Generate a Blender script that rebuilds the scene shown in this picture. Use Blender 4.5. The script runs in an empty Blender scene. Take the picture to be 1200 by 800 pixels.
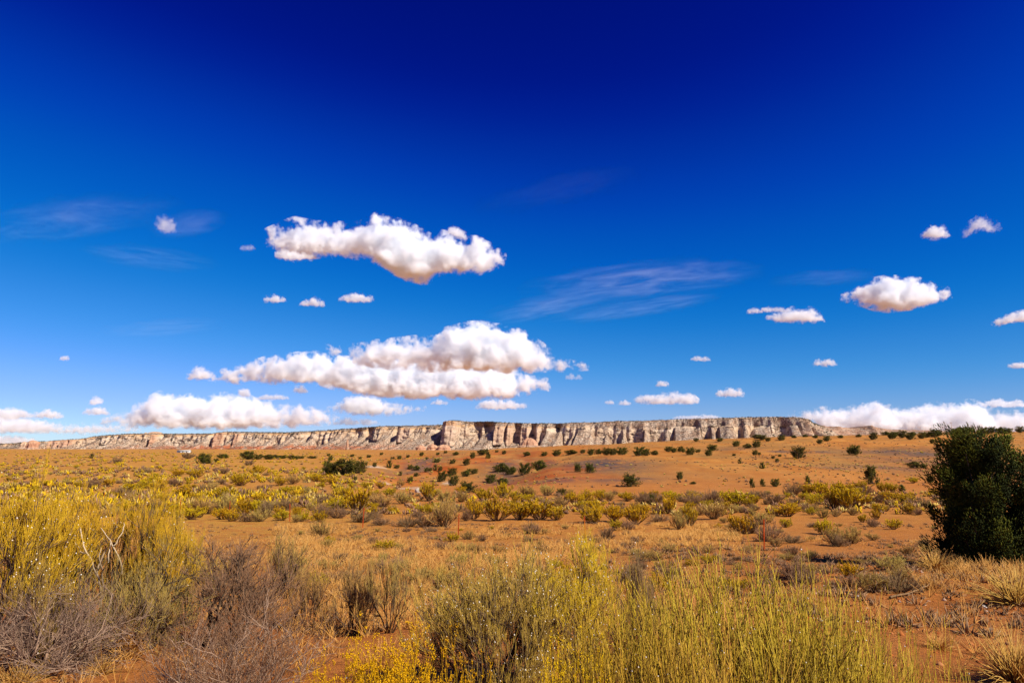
import bpy, math, random
import numpy as np

# ------------------------------------------------------------------ camera, sky, sun, exposure
SC = bpy.context.scene
COL = SC.collection
F, CX, CY, HZ = 800.0, 600.0, 400.0, 521.0          # photo: focal length in px, centre, horizon row
EYE = 1.65
PITCH = math.atan((HZ - CY) / F)
cam = bpy.data.cameras.new("camera")
cam.sensor_width = 36.0
cam.lens = 36.0 * F / 1200.0
cam.clip_start = 0.1
cam.clip_end = 200000.0
cam_ob = bpy.data.objects.new("camera", cam)
cam_ob.location = (0, 0, EYE)
cam_ob.rotation_euler = (math.pi / 2 + PITCH, 0, 0)
COL.objects.link(cam_ob)
SC.camera = cam_ob

SUN_AZ, SUN_EL = math.radians(124), math.radians(41)   # clockwise from the view direction (+Y)
world = bpy.data.worlds.new("World")
SC.world = world
world.use_nodes = True
wn, wl = world.node_tree.nodes, world.node_tree.links
wn.clear()
sky = wn.new("ShaderNodeTexSky")
sky.sky_type = 'NISHITA'
sky.sun_disc = False
sky.sun_elevation = SUN_EL
sky.sun_rotation = SUN_AZ
sky.altitude = 1800
sky.air_density = 1.0
sky.dust_density = 0.3
sky.ozone_density = 3.0
gam = wn.new("ShaderNodeGamma")
gam.inputs[1].default_value = 1.55
grade = wn.new("ShaderNodeMix")
grade.data_type = 'RGBA'
grade.blend_type = 'MULTIPLY'
grade.inputs[0].default_value = 1.0
grade.inputs[7].default_value = (0.18, 0.27, 0.40, 1)
# a polarised, strongly graded blue like the photograph's: one tone curve per channel, over the whole sky
def tone_curve(src, pts):
    sq = wn.new("ShaderNodeMath"); sq.operation = 'SQRT'; wl.new(src, sq.inputs[0])
    fc = wn.new("ShaderNodeFloatCurve"); wl.new(sq.outputs[0], fc.inputs["Value"])
    c = fc.mapping.curves[0]
    while len(c.points) < len(pts): c.points.new(0.5, 0.5)
    for q, (x, y) in zip(c.points, sorted(pts)):
        q.location = (math.sqrt(min(1, x * 1.12)), math.sqrt(y)); q.handle_type = 'AUTO_CLAMPED'
    fc.mapping.update()
    pw = wn.new("ShaderNodeMath"); pw.operation = 'POWER'; wl.new(fc.outputs[0], pw.inputs[0]); pw.inputs[1].default_value = 2
    ml = wn.new("ShaderNodeMath"); ml.operation = 'MULTIPLY'; wl.new(pw.outputs[0], ml.inputs[0]); ml.inputs[1].default_value = 10 * 1.19 / 1.516
    return ml.outputs[0]
bgn = wn.new("ShaderNodeBackground")
bgn.inputs[1].default_value = 0.10
wout = wn.new("ShaderNodeOutputWorld")
tenth = wn.new("ShaderNodeVectorMath"); tenth.operation = 'SCALE'; tenth.inputs["Scale"].default_value = 0.1
sep = wn.new("ShaderNodeSeparateColor"); com = wn.new("ShaderNodeCombineColor")
wl.new(sky.outputs[0], gam.inputs[0])
wl.new(gam.outputs[0], grade.inputs[6])
wl.new(grade.outputs[2], tenth.inputs[0])
wl.new(tenth.outputs[0], sep.inputs[0])
wl.new(tone_curve(sep.outputs[0], [(0, 0), (.024, .0004), (.067, .033), (.185, .205), (.5, .5), (1, 1)]), com.inputs[0])
wl.new(tone_curve(sep.outputs[1], [(0, 0), (.037, .0067), (.0426, .011), (.0517, .025), (.063, .043), (.0866, .082), (.218, .225), (.42, .372), (.67, .53), (1, .75)]), com.inputs[1])
wl.new(tone_curve(sep.outputs[2], [(0, 0), (.16, .197), (.18, .238), (.212, .303), (.252, .374), (.328, .443), (.613, .613), (.67, .65), (1, .80)]), com.inputs[2])
wl.new(com.outputs[0], bgn.inputs[0])
wl.new(bgn.outputs[0], wout.inputs[0])

sun = bpy.data.lights.new("sun", 'SUN')
sun.energy = 5.0
sun.angle = math.radians(0.5)
sun.color = (1.0, 0.925, 0.81)
sun_ob = bpy.data.objects.new("sun", sun)
sun_ob.rotation_euler = (math.pi / 2 - SUN_EL, 0, math.pi - SUN_AZ)
COL.objects.link(sun_ob)

SC.view_settings.view_transform = 'Standard'
SC.view_settings.look = 'None'
SC.view_settings.exposure = 0.6
SC.view_settings.gamma = 1.0
SC.cycles.use_denoising = True
SC.cycles.max_bounces = 24
SC.cycles.volume_bounces = 24
SC.cycles.diffuse_bounces = 3
SC.cycles.transparent_max_bounces = 32

# ------------------------------------------------------------------ noise
def _h(ix, iy, iz, seed):
    a = (ix.astype(np.int64) * 374761393 + iy.astype(np.int64) * 668265263 + iz.astype(np.int64) * 2147483647 + seed * 1274126177) & 0xFFFFFFFF
    a = ((a ^ (a >> 13)) * 1274126177) & 0xFFFFFFFF
    a = ((a ^ (a >> 16)) * 2246822519) & 0xFFFFFFFF
    return ((a ^ (a >> 15)) & 0xFFFFFF) / float(0x7FFFFF) - 1.0

def n3(x, y, z, seed=0):
    x, y, z = np.broadcast_arrays(np.asarray(x, float), np.asarray(y, float), np.asarray(z, float))
    fx, fy, fz = np.floor(x), np.floor(y), np.floor(z)
    u, v, w = x - fx, y - fy, z - fz
    u, v, w = u*u*(3-2*u), v*v*(3-2*v), w*w*(3-2*w)
    r = 0
    for i in (0, 1):
        for j in (0, 1):
            for k in (0, 1):
                r = r + _h(fx+i, fy+j, fz+k, seed) * (u if i else 1-u) * (v if j else 1-v) * (w if k else 1-w)
    return r

def n2(x, y, seed=0):
    x, y = np.broadcast_arrays(np.asarray(x, float), np.asarray(y, float))
    fx, fy = np.floor(x), np.floor(y)
    u, v = x - fx, y - fy
    u, v = u*u*(3-2*u), v*v*(3-2*v)
    z = np.zeros_like(fx)
    return (_h(fx, fy, z, seed)*(1-u)*(1-v) + _h(fx+1, fy, z, seed)*u*(1-v)
            + _h(fx, fy+1, z, seed)*(1-u)*v + _h(fx+1, fy+1, z, seed)*u*v)

def fbm2(x, y, seed=0, o=4):
    r, a = 0, 0.5
    for i in range(o):
        r = r + a * n2(x * 2**i + 17.3*i, y * 2**i - 9.1*i, seed + i); a *= 0.5
    return r

def fbm3(x, y, z, seed=0, o=3):
    r, a = 0, 0.5
    for i in range(o):
        r = r + a * n3(x * 2**i + 7.3*i, y * 2**i - 3.1*i, z * 2**i + 1.7*i, seed + i); a *= 0.5
    return r

def sst(a, b, x):
    t = np.clip((np.asarray(x, float) - a) / (b - a), 0, 1)
    return t * t * (3 - 2 * t)

# ------------------------------------------------------------------ mesh + object helpers
def mesh(name, V, quads=None, tris=None, attrs=None, smooth=False, mat=None, fmat=None):
    me = bpy.data.meshes.new(name)
    V = np.asarray(V, np.float32).reshape(-1, 3)
    me.vertices.add(len(V)); me.vertices.foreach_set("co", V.ravel())
    parts, starts, totals, off = [], [], [], 0
    for a, k in ((quads, 4), (tris, 3)):
        if a is not None and len(a):
            a = np.asarray(a, np.int32).reshape(-1, k)
            parts.append(a.ravel()); starts.append(off + np.arange(len(a)) * k)
            totals.append(np.full(len(a), k)); off += a.size
    idx = np.concatenate(parts).astype(np.int32)
    me.loops.add(len(idx)); me.loops.foreach_set("vertex_index", idx)
    st = np.concatenate(starts).astype(np.int32)
    me.polygons.add(len(st)); me.polygons.foreach_set("loop_start", st)
    if smooth:
        me.polygons.foreach_set("use_smooth", np.ones(len(st), bool))
    for k, v in (attrs or {}).items():
        at = me.attributes.new(k, 'FLOAT', 'POINT')
        at.data.foreach_set("value", np.asarray(v, np.float32).ravel())
    if mat:
        for m in (mat if isinstance(mat, (list, tuple)) else [mat]):
            me.materials.append(m)
    me.update(calc_edges=True)
    me.validate()
    return me

def obj(name, me, parent=None, loc=(0, 0, 0), **kw):
    o = bpy.data.objects.new(name, me)
    COL.objects.link(o)
    o.location = loc
    if parent is not None:
        o.parent = parent
    for k, v in kw.items():
        if v is not None:
            o[k] = v
    return o

def thing(name, label, cat, loc=(0, 0, 0), rz=0, group=None):
    o = obj(name, None, None, loc, label=label, category=cat, group=group)
    o.rotation_euler = (0, 0, rz)
    o.empty_display_size = 0.3
    return o

# ------------------------------------------------------------------ material helper
def alb(c):
    """base colour as it is painted below -> the albedo that the exposure above calls for"""
    l = 0.3 * c[0] + 0.55 * c[1] + 0.15 * c[2]
    return tuple(max(0.003, (l + (v - l) * 1.16) * 0.74) for v in c[:3])

class M:
    def __init__(s, name):
        s.m = bpy.data.materials.new(name); s.m.use_nodes = True
        s.n, s.l = s.m.node_tree.nodes, s.m.node_tree.links
        s.b = s.n["Principled BSDF"]
        s.b.inputs["Roughness"].default_value = 0.95
        s.b.inputs["Specular IOR Level"].default_value = 0.1
    def new(s, t, **kw):
        x = s.n.new(t)
        for k, v in kw.items(): setattr(x, k, v)
        return x
    def put(s, sock, v):
        if hasattr(v, "links") or hasattr(v, "is_linked"): s.l.new(v, sock)
        else: sock.default_value = v
    def attr(s, name):
        return s.new("ShaderNodeAttribute", attribute_name=name).outputs["Fac"]
    def pos(s, obj=False):
        t = s.new("ShaderNodeTexCoord") if obj else s.new("ShaderNodeNewGeometry")
        return t.outputs["Object" if obj else "Position"]
    def scale(s, vec, sc):
        x = s.new("ShaderNodeMapping"); s.l.new(vec, x.inputs[0]); x.inputs["Scale"].default_value = sc
        return x.outputs[0]
    def noise(s, vec, sc, det=4, rough=0.55, dist=0):
        x = s.new("ShaderNodeTexNoise"); s.l.new(vec, x.inputs["Vector"])
        x.inputs["Scale"].default_value = sc; x.inputs["Detail"].default_value = det
        x.inputs["Roughness"].default_value = rough; x.inputs["Distortion"].default_value = dist
        return x.outputs[0]
    def vor(s, vec, sc, feat='F1'):
        x = s.new("ShaderNodeTexVoronoi", feature=feat); s.l.new(vec, x.inputs["Vector"]); x.inputs["Scale"].default_value = sc
        return x
    def ramp(s, fac, stops, interp='LINEAR'):
        x = s.new("ShaderNodeValToRGB"); s.put(x.inputs[0], fac)
        r = x.color_ramp; r.interpolation = interp
        while len(r.elements) < len(stops): r.elements.new(0.5)
        for e, (p, c) in zip(r.elements, stops):
            e.position = p; e.color = (*alb(c), 1) if hasattr(c, "__len__") else (c, c, c, 1)
        return x.outputs[0]
    def mix(s, f, a, b, mode='MIX'):
        x = s.new("ShaderNodeMix", data_type='RGBA', blend_type=mode)
        s.put(x.inputs[0], f)
        for i, v in ((6, a), (7, b)):
            s.put(x.inputs[i], (*alb(v), 1) if isinstance(v, tuple) and len(v) == 3 else v)
        return x.outputs[2]
    def math(s, op, a, b=None, clamp=False):
        x = s.new("ShaderNodeMath", operation=op, use_clamp=clamp)
        s.put(x.inputs[0], a)
        if b is not None: s.put(x.inputs[1], b)
        return x.outputs[0]
    def rand(s):
        return s.new("ShaderNodeObjectInfo").outputs["Random"]
    def bump(s, h, strength, dist):
        x = s.new("ShaderNodeBump"); s.put(x.inputs["Height"], h)
        x.inputs["Strength"].default_value = strength; x.inputs["Distance"].default_value = dist
        s.l.new(x.outputs[0], s.b.inputs["Normal"])
    def color(s, c):
        s.put(s.b.inputs["Base Color"], (*alb(c), 1) if isinstance(c, tuple) else c)
        return s.m

# ------------------------------------------------------------------ terrain height
def pxy(px, py, Y=None):
    """direction through photo pixel (px, py), scaled so that its forward component is 1"""
    a, v = (px - CX) / F, (CY - py) / F
    cp, sp = math.cos(PITCH), math.sin(PITCH)
    y = cp - sp * v; z = sp + cp * v
    return a / y, z / y

PRO_Y = [-60, 0, 3, 6, 9, 12, 21, 30, 42, 60, 80, 105, 200, 1000, 1600, 6000, 30000]
PRO_Z = [0.0, 0.0, -.13, -.38, -.75, -1.15, -1.95, -2.85, -3.75, -4.4, -4.95, -5.4, -5.5, -5.6, -13, -40, -60]
AZ_P = [-2500, 250, 400, 500, 600, 700, 750, 800, 900, 1000, 1100, 1200, 1500, 3000]
AZ_C = [-7.2, -7.2, -6.2, -4.2, -2.2, 0.2, 1.6, 2.8, 4.9, 5.6, 7.2, 8.2, 9, 9]

def ground(x, y):
    x, y = np.broadcast_arrays(np.asarray(x, float), np.asarray(y, float))
    ys = np.maximum(y, 1.0)
    px = CX + F * np.clip(x / ys, -3, 3)
    base = np.interp(y, PRO_Y, PRO_Z)
    crest = np.interp(px, AZ_P, AZ_C) + EYE
    t = np.clip((y - 105) / 315.0, 0, 1)
    t = t * 0.75 + 0.25 * t * t * (3 - 2 * t)
    hill = -5.4 + (crest + 5.4) * t - np.clip(y - 420, 0, 1e9) * 0.022
    w = sst(330, 620, px) * sst(95, 160, y)
    z = base * (1 - w) + np.maximum(hill, base - 4) * w
    far = sst(20, 250, y)
    z = z + fbm2(x / 9.0, y / 9.0, 3) * (0.10 + 0.25 * far) + fbm2(x / 45.0, y / 45.0, 8) * 1.3 * far * sst(60, 160, y)
    z = z + fbm2(x / 1.3, y / 1.3, 5, 3) * 0.07
    # washes cut into the middle distance
    g = 1 - np.abs(fbm2(x / 60.0 + 3.1, y / 80.0 + 0.4, 21, 3)) * 3.2
    gw = sst(430, 480, px) * (1 - sst(630, 720, px)) * sst(120, 150, y) * (1 - sst(300, 380, y))
    z = z - np.clip(g, 0, 1) ** 1.5 * 3.2 * gw
    g2 = 1 - np.abs(fbm2(x / 90.0, y / 50.0, 31, 3)) * 4.0
    gw2 = sst(700, 800, px) * sst(170, 230, y) * (1 - sst(380, 420, y))
    z = z - np.clip(g2, 0, 1) ** 2 * 1.0 * gw2
    # the small cut bank by the big juniper
    bank = (fbm2(x / 2.2, y / 2.2, 44, 3)) * 0.22 * np.exp(-((y - 16) / 7) ** 2)
    return z + bank

_YY = np.concatenate([np.geomspace(1.5, 2500, 3000)])
def hit(px, py):
    """where the ray through a photo pixel first meets the ground"""
    a, s = pxy(px, py)
    X = a * _YY; Z = EYE + s * _YY
    g = ground(X, _YY)
    k = np.nonzero(g >= Z)[0]
    i = k[0] if len(k) else int(np.argmin(np.abs((Z - g) / _YY)))
    return float(X[i]), float(_YY[i]), float(g[i])

# ------------------------------------------------------------------ ground sheet
def build_ground():
    th = np.concatenate([np.radians(np.arange(-180, -46, 3.0)), np.radians(np.arange(-46, 46.01, 0.27)), np.radians(np.arange(49, 180, 3.0))])
    r = np.concatenate([[0.0], np.geomspace(0.8, 120, 215), np.geomspace(122, 900, 108), np.geomspace(920, 90000, 34)])
    T, R = np.meshgrid(th, r)
    X, Y = R * np.sin(T), R * np.cos(T)
    Z = ground(X, Y)
    n, m = R.shape
    i = np.arange(n - 1)[:, None] * m + np.arange(m)[None, :]
    j = np.arange(n - 1)[:, None] * m + (np.arange(m)[None, :] + 1) % m
    Q = np.stack([i, i + m, j + m, j], -1).reshape(-1, 4)[:, ::-1]
    V = np.stack([X, Y, Z], -1).reshape(-1, 3)
    PX = CX + F * np.clip(X / np.maximum(Y, 1), -3, 3)
    straw = (1 - sst(330, 520, PX)) * sst(25, 60, Y) * 0.75 + sst(10, 16, Y) * (1 - sst(36, 60, Y)) * (0.5 - 0.35 * sst(760, 900, PX))
    straw = straw + 0.3 * sst(40, 60, Y) * (1 - sst(90, 125, Y))
    gravel = np.zeros_like(X)
    for (gx, gy, wx, wy, a) in ((-0.0, 0, 1, 1, 0), (705, 544, 60, 7, 1), (640, 545, 30, 8, .7), (650, 563, 45, 3, .8), (715, 563, 35, 3, .7), (750, 561, 25, 3, .7),
                                (495, 543, 22, 7, .8), (590, 545, 25, 8, .8), (605, 541, 30, 6, .5), (915, 529, 18, 1.5, 1), (960, 529.5, 22, 1.6, 1), (975, 548, 20, 2, .8),
                                (1060, 528, 55, 6, 1), (1040, 548, 50, 6, .7), (1075, 540, 45, 6, .6), (860, 526, 40, 3, .5)):
        if a == 0: continue
        hx, hy, _ = hit(gx, gy)
        x1, _, _ = hit(gx + wx, gy); _, y1, _ = hit(gx, gy - wy)
        gravel = np.maximum(gravel, a * np.exp(-((X - hx) / max(abs(x1 - hx), 1)) ** 2 - ((Y - hy) / max(abs(y1 - hy), 4)) ** 2))
    white = np.zeros_like(X)
    for (gx, gy, wx, wy) in ((452, 566, 9, 1.6), (440, 547, 16, 1.6), (480, 572, 12, 1.2), (525, 566, 6, 2)):
        hx, hy, _ = hit(gx, gy); x1, _, _ = hit(gx + wx, gy); _, y1, _ = hit(gx, gy - wy)
        white = np.maximum(white, np.exp(-((X - hx) / abs(x1 - hx)) ** 4 - ((Y - hy) / max(abs(y1 - hy), 1)) ** 4))
    red = sst(430, 480, PX) * (1 - sst(640, 760, PX)) * sst(110, 140, Y) * (1 - sst(300, 420, Y))
    tanhill = sst(90, 170, Y) * (0.85 + 0.15 * sst(500, 800, PX)) + 0.35 * sst(20, 50, Y) * (1 - sst(90, 120, Y))
    a = dict(straw=straw, gravel=gravel, white=white, red=red, tanhill=np.clip(tanhill, 0, 1))
    k = M("desert_soil")
    p = k.pos()
    big = k.noise(p, 0.035, 5); mid = k.noise(p, 0.5, 6, 0.65); fine = k.noise(p, 9, 6, 0.7); tiny = k.noise(p, 55, 3, 0.6)
    soil = k.ramp(mid, [(0.25, (0.36, 0.118, 0.040)), (0.5, (0.50, 0.19, 0.066)), (0.75, (0.60, 0.27, 0.105))])
    soil = k.mix(k.ramp(big, [(0.35, 0.0), (0.7, 0.55)]), soil, (0.56, 0.25, 0.09))
    soil = k.mix(k.ramp(fine, [(0.32, 0.55), (0.5, 0.0)]), soil, (0.20, 0.065, 0.025))
    hillc = k.ramp(k.noise(k.scale(p, (.6, .25, 1)), 0.22, 6, 0.7), [(0.3, (0.40, 0.145, 0.042)), (0.5, (0.54, 0.235, 0.075)), (0.68, (0.64, 0.32, 0.11))])
    hillc = k.mix(k.ramp(k.noise(p, 1.6, 4, 0.7), [(0.36, 0.6), (0.46, 0.0)]), hillc, (0.23, 0.125, 0.06))
    sage = k.math('MULTIPLY', k.ramp(k.noise(k.scale(p, (.25, .10, 1)), 0.2, 5, 0.7), [(0.46, 0.0), (0.62, 0.75)]), k.ramp(k.noise(p, 1.1, 5, 0.75), [(0.42, 0.15), (0.55, 1.0)]))
    hillc = k.mix(sage, hillc, (0.31, 0.19, 0.075))
    soil = k.mix(k.attr("tanhill"), soil, hillc)
    soil = k.mix(k.math('MULTIPLY', k.attr("red"), k.ramp(k.noise(p, 0.06, 4), [(0.45, 0.0), (0.6, 0.7)])), soil, (0.42, 0.085, 0.03))
    strawc = k.ramp(fine, [(0.3, (0.34, 0.16, 0.05)), (0.5, (0.56, 0.30, 0.085)), (0.7, (0.70, 0.42, 0.14))])
    sf = k.math('MULTIPLY', k.attr("straw"), k.ramp(k.noise(p, 1.1, 5, 0.7), [(0.36, 0.0), (0.58, 1.0)]), True)
    soil = k.mix(sf, soil, strawc)
    gf = k.math('MULTIPLY', k.attr("gravel"), k.ramp(k.noise(k.scale(p, (1, .35, 1)), 0.5, 6, 0.75), [(0.36, 0.0), (0.5, 1.0)]), True)
    soil = k.mix(gf, soil, k.ramp(fine, [(0.3, (0.06, 0.048, 0.046)), (0.7, (0.15, 0.11, 0.095))]))
    wf = k.math('MULTIPLY', k.attr("white"), k.ramp(k.noise(p, 0.5, 4), [(0.40, 0.0), (0.5, 0.9)]), True)
    soil = k.mix(wf, soil, (0.66, 0.55, 0.44))
    h = k.math('ADD', k.math('MULTIPLY', fine, 0.7), k.math('MULTIPLY', tiny, 0.25))
    k.bump(h, 1.0, 0.10)
    me = mesh("ground", V, Q, attrs=a, smooth=True, mat=k.color(soil))
    obj("ground", me, kind="structure")

build_ground()

# ------------------------------------------------------------------ the mesa
SKY_P = [-200, -40, 20, 30, 60, 100, 115, 130, 150, 175, 200, 250, 256, 265, 300, 330, 365, 400, 450, 480, 500, 522, 526, 530, 538, 541, 550, 570, 600, 650, 700, 720,
         760, 800, 850, 870, 900, 930, 937, 941, 949, 953, 957, 965, 1000]
SKY_H = [521, 520.5, 519.5, 518, 517, 514, 511, 510, 508.5, 508, 508.5, 508.2, 507, 506, 506.4, 507, 505.5, 503, 499.5, 499.2, 498.5, 498, 494.5, 493.4, 493.5, 495, 494.5, 494.2, 496, 496.5,
         495, 493.8, 493.2, 491.5, 490, 489.3, 488.8, 489, 489.2, 490.5, 491.2, 493, 496, 500, 502]
TOE = -42.0

def mesa_mat(name, warm=0.0):
    k = M(name)
    p = k.pos()
    hf, cl, red = k.attr("hf"), k.attr("cliff"), k.attr("red")
    flute = k.noise(k.scale(p, (1, 1, 0.30)), 0.05, 6, 0.7)
    layer = k.noise(k.scale(p, (0.05, 0.05, 1)), 0.085, 5, 0.6)
    broad = k.noise(p, 0.0035, 3)
    rock = k.ramp(layer, [(0.30, (0.60, 0.41, 0.27)), (0.42, (0.80, 0.65, 0.49)), (0.55, (0.84, 0.71, 0.56)), (0.64, (0.66, 0.45, 0.29)), (0.75, (0.86, 0.75, 0.61))])
    tan = k.ramp(flute, [(0.3, (0.50, 0.30, 0.18)), (0.55, (0.70, 0.50, 0.33)), (0.75, (0.78, 0.61, 0.43))])
    rock = k.mix(k.math('MULTIPLY', k.ramp(broad, [(0.38, 0.15), (0.6, 0.85)]), 1.0), rock, tan)
    rock = k.mix(k.ramp(hf, [(0.80, 0.0), (0.86, 0.7)]), rock, (0.68, 0.40, 0.19))
    rock = k.mix(k.math('MULTIPLY', k.attr("pink"), 0.8), rock, k.mix(k.ramp(layer, [(0.4, 0.0), (0.6, 1.0)]), (0.52, 0.25, 0.16), (0.66, 0.40, 0.26)))
    stain = k.ramp(flute, [(0.32, 0.45), (0.44, 0.0)])
    rock = k.mix(stain, rock, (0.27, 0.17, 0.13))
    scr = k.ramp(k.noise(p, 0.09, 5, 0.75), [(0.44, 0.0), (0.53, 1.0)])
    tal = k.mix(k.ramp(k.noise(p, 0.02, 4), [(0.35, 0.0), (0.65, 1.0)]), (0.50, 0.31, 0.20), (0.78, 0.62, 0.47))
    tal = k.mix(k.math('MULTIPLY', red, k.ramp(k.noise(k.scale(p, (.3, .3, 1)), 0.05, 4), [(0.38, 0.1), (0.52, 1.0)])), tal, (0.60, 0.19, 0.09))
    tal = k.mix(k.math('MULTIPLY', scr, 0.75), tal, (0.10, 0.072, 0.058))
    c = k.mix(cl, tal, rock)
    h = k.math('ADD', flute, k.math('MULTIPLY', k.noise(p, 0.15, 5, 0.7), 0.5))
    k.bump(h, 1.0, 9.0)
    return k.color(c)

MESA_MAT = mesa_mat("mesa_rock")
FEATS = [  # photo columns of the buttresses (+) and bays (-): left, right, metres out, talus fraction
    (54, 60, 40, .1), (71, 81, 60, .05), (86, 97, 60, .05), (128, 140, 25, .3), (165, 180, -15, .4), (187.5, 191, 90, .05), (183, 187, -40, .1),
    (257, 266, 70, .05), (253, 256.5, -50, .2), (281, 288, 80, .1), (330, 345, 20, .35), (364, 368, -50, .4), (386, 396, 30, .35), (430, 440, -60, .6), (440, 452, 40, .4),
    (474, 487, 70, .3), (464, 473, -40, .5), (526, 541, 120, .12), (519, 525.5, -60, .3), (582, 592, 70, .18), (566, 581, -60, .6), (595, 601, 60, .15), (601, 611, -30, .3),
    (611, 620, 55, .15), (628, 633, 60, .2), (621, 627, -50, .4), (647, 655, -80, .4), (657, 664, 40, .4), (690, 697, -30, .5), (700, 712, 40, .4), (724, 735, -34, .42), (740, 748, -30, .35), (750, 756, 50, .2),
    (770, 800, 10, .32), (800.5, 816, -25, .6), (826, 836, 20, .5), (800, 808, 40, .2), (818, 824, 45, .2), (838, 846, -42, .45), (852, 857, 45, .2), (860, 866, -30, .45), (869, 873, 40, .3), (880, 890, -20, .5), (900, 908, 40, .4), (915, 925, -25, .4), (935, 948, 60, .3)]

def build_mesa():
    kp = [-200, 30, 300, 530, 700, 945, 958, 966]
    kd = [7900, 7500, 6800, 6000, 5600, 5200, 5300, 7400]
    pp = np.arange(-200, 966, 0.25)
    dd = np.interp(pp, kp, kd)
    X0, Y0 = (pp - CX) / F * dd, dd
    ds = np.hypot(np.diff(X0), np.diff(Y0)); S = np.concatenate([[0], np.cumsum(ds)])
    s = np.arange(0, S[-1], 5.2)
    x, y = np.interp(s, S, X0), np.interp(s, S, Y0)
    px = np.interp(s, S, pp)
    tx, ty = np.gradient(x), np.gradient(y)
    ker = np.ones(61) / 61
    sm = lambda a: np.convolve(np.pad(a, 30, mode='edge'), ker, 'valid')
    tx, ty = sm(tx), sm(ty); L = np.hypot(tx, ty); nx, ny = ty / L, -tx / L          # towards the viewer
    Y = y
    ztop = (HZ - np.interp(px, SKY_P, SKY_H)) / F * Y * 1.011 + EYE
    ztop = ztop + fbm2(s / 60.0, 0 * s, 71, 3) * 3
    H = np.maximum(ztop - TOE, 12)
    b = fbm2(s / 330.0, 0 * s, 72, 3) * 120 + fbm2(s / 120.0, 0 * s, 75, 3) * 46 + fbm2(s / 37.0, 0 * s, 76, 3) * (26 - 12 * sst(640, 700, px)) + n2(s / 17.0, 0*s, 77) * 5
    t = np.clip(0.58 + 0.06 * sst(640, 720, px) + 0.62 * fbm2(s / 150.0, 0 * s, 78, 3) + (0.22 + 0.10 * sst(640, 700, px)) * n2(s / 34.0, 0*s, 79), 0.16, 0.74 + 0.05 * n2(s / 60.0, 0 * s, 83))
    pink = np.zeros_like(s)
    for (a, c, out, tf) in FEATS:
        e = 0.0 if a < 640 else 2.2                              # the right half has softer, scree-buried shoulders
        w = sst(a - .8 - e, a + .4 + e, px) * (1 - sst(c - .4 - e, c + .8 + e, px))
        b = b + w * out * (0.6 if a > 640 else 0.85)
        t = t * (1 - w) + tf * w if a < 640 else t
        if out > 50: pink = np.maximum(pink, w * (0.9 if a < 300 else 0.45))
    cap = 0.90 + 0.03 * n2(s / 90.0, 0*s, 80)
    cap = cap - 0.15 * sst(640, 760, px) + 0.05 * np.exp(-((px - 815) / 30) ** 2) - 0.05 * sst(540, 560, px)
    cap = np.where((px > 525) & (px < 541.5), 0.965, cap)
    rows = []          # (u, hf, cliff)
    Z = np.zeros_like(s)
    for q in np.linspace(1, 0, 7)[:-1]:
        rows.append((-40 - 900 * q ** 1.5 + 0 * s, 1 - 0.02 * q + Z, Z))
    for q in np.linspace(0, 1, 7)[:-1]:
        rows.append((-40 + (40 + b * 0.9) * q, 1 + (cap - 1) * q ** 1.6, Z + 0.0))
    NC = 26
    for q in np.linspace(0, 1, NC):
        f = cap + (t - cap) * q
        ledge = np.floor(q * 4.2 + 0.6 * n2(s / 300.0, 0 * s, 81)) * 5
        rows.append((b + q * (cap - t) * H * 0.16 + ledge, f, Z + 1))
    ucl = b + (cap - t) * H * 0.16 + 16
    NT = 20
    for q in np.linspace(0, 1, NT + 1)[1:]:
        f = t * (1 - q) ** 1.35
        run = t * H * 1.75 * q + 130 * q * q + 20 * q
        soft = sm(b) * q ** .3 + b * (1 - q ** .3)
        rows.append((soft + (ucl - b) + run, f, Z + (1 - q) ** 8 * 0.5))
    U = np.stack([r[0] for r in rows]); HF = np.stack([r[1] for r in rows]); CL = np.stack([r[2] for r in rows])
    S2 = np.broadcast_to(s, U.shape)
    ZZ = TOE + HF * H
    ISC = CL > .9
    rough = fbm3(S2 / 26.0, ZZ / 26.0, U / 40.0, 90, 3)
    patch = fbm2(S2 / 45.0, ZZ / 16.0, 93, 3)
    CL = np.where(CL > .9, 1 - 0.95 * sst(0.06, 0.16, patch) * (1 - 0.8 * np.broadcast_to(pink, U.shape)), CL)
    U = U + rough * np.where(ISC, 17, 9) + (0.5 - np.abs(n2(S2 / 55.0, ZZ / 160.0, 91))) * np.where(ISC, 12, 0)
    gul = fbm2(S2 / 75.0 + U / 160.0, U / 95.0, 92, 3) * 1.5
    ZZ = ZZ + np.where(~ISC, gul * 20 * np.clip(HF * 3, 0, 1) * (HF < .85), 0)
    V = np.stack([x + nx * U, y + ny * U, ZZ], -1)
    n, m = U.shape
    i = (np.arange(n - 1)[:, None] * m + np.arange(m - 1)[None, :])
    Q = np.stack([i, i + m, i + m + 1, i + 1], -1).reshape(-1, 4)
    redw = np.exp(-((px - 330) / 150) ** 4) * (px > 150)
    RED = np.broadcast_to(redw, U.shape) * sst(0.32, 0.2, HF) if False else np.broadcast_to(redw, U.shape) * (1 - sst(0.14, 0.26, HF))
    me = mesh("mesa", V.reshape(-1, 3), Q, attrs=dict(hf=HF, cliff=CL, red=RED, pink=np.broadcast_to(pink, U.shape)), mat=MESA_MAT)
    obj("mesa", me, kind="structure", label="long pale sandstone mesa with banded cliffs and dark scrubby rim along the horizon")
    return V, CL, HF, px

def pt(px, py, Y):
    a, s = pxy(px, py)
    return np.array([a * Y, Y, EYE + s * Y])

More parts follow.
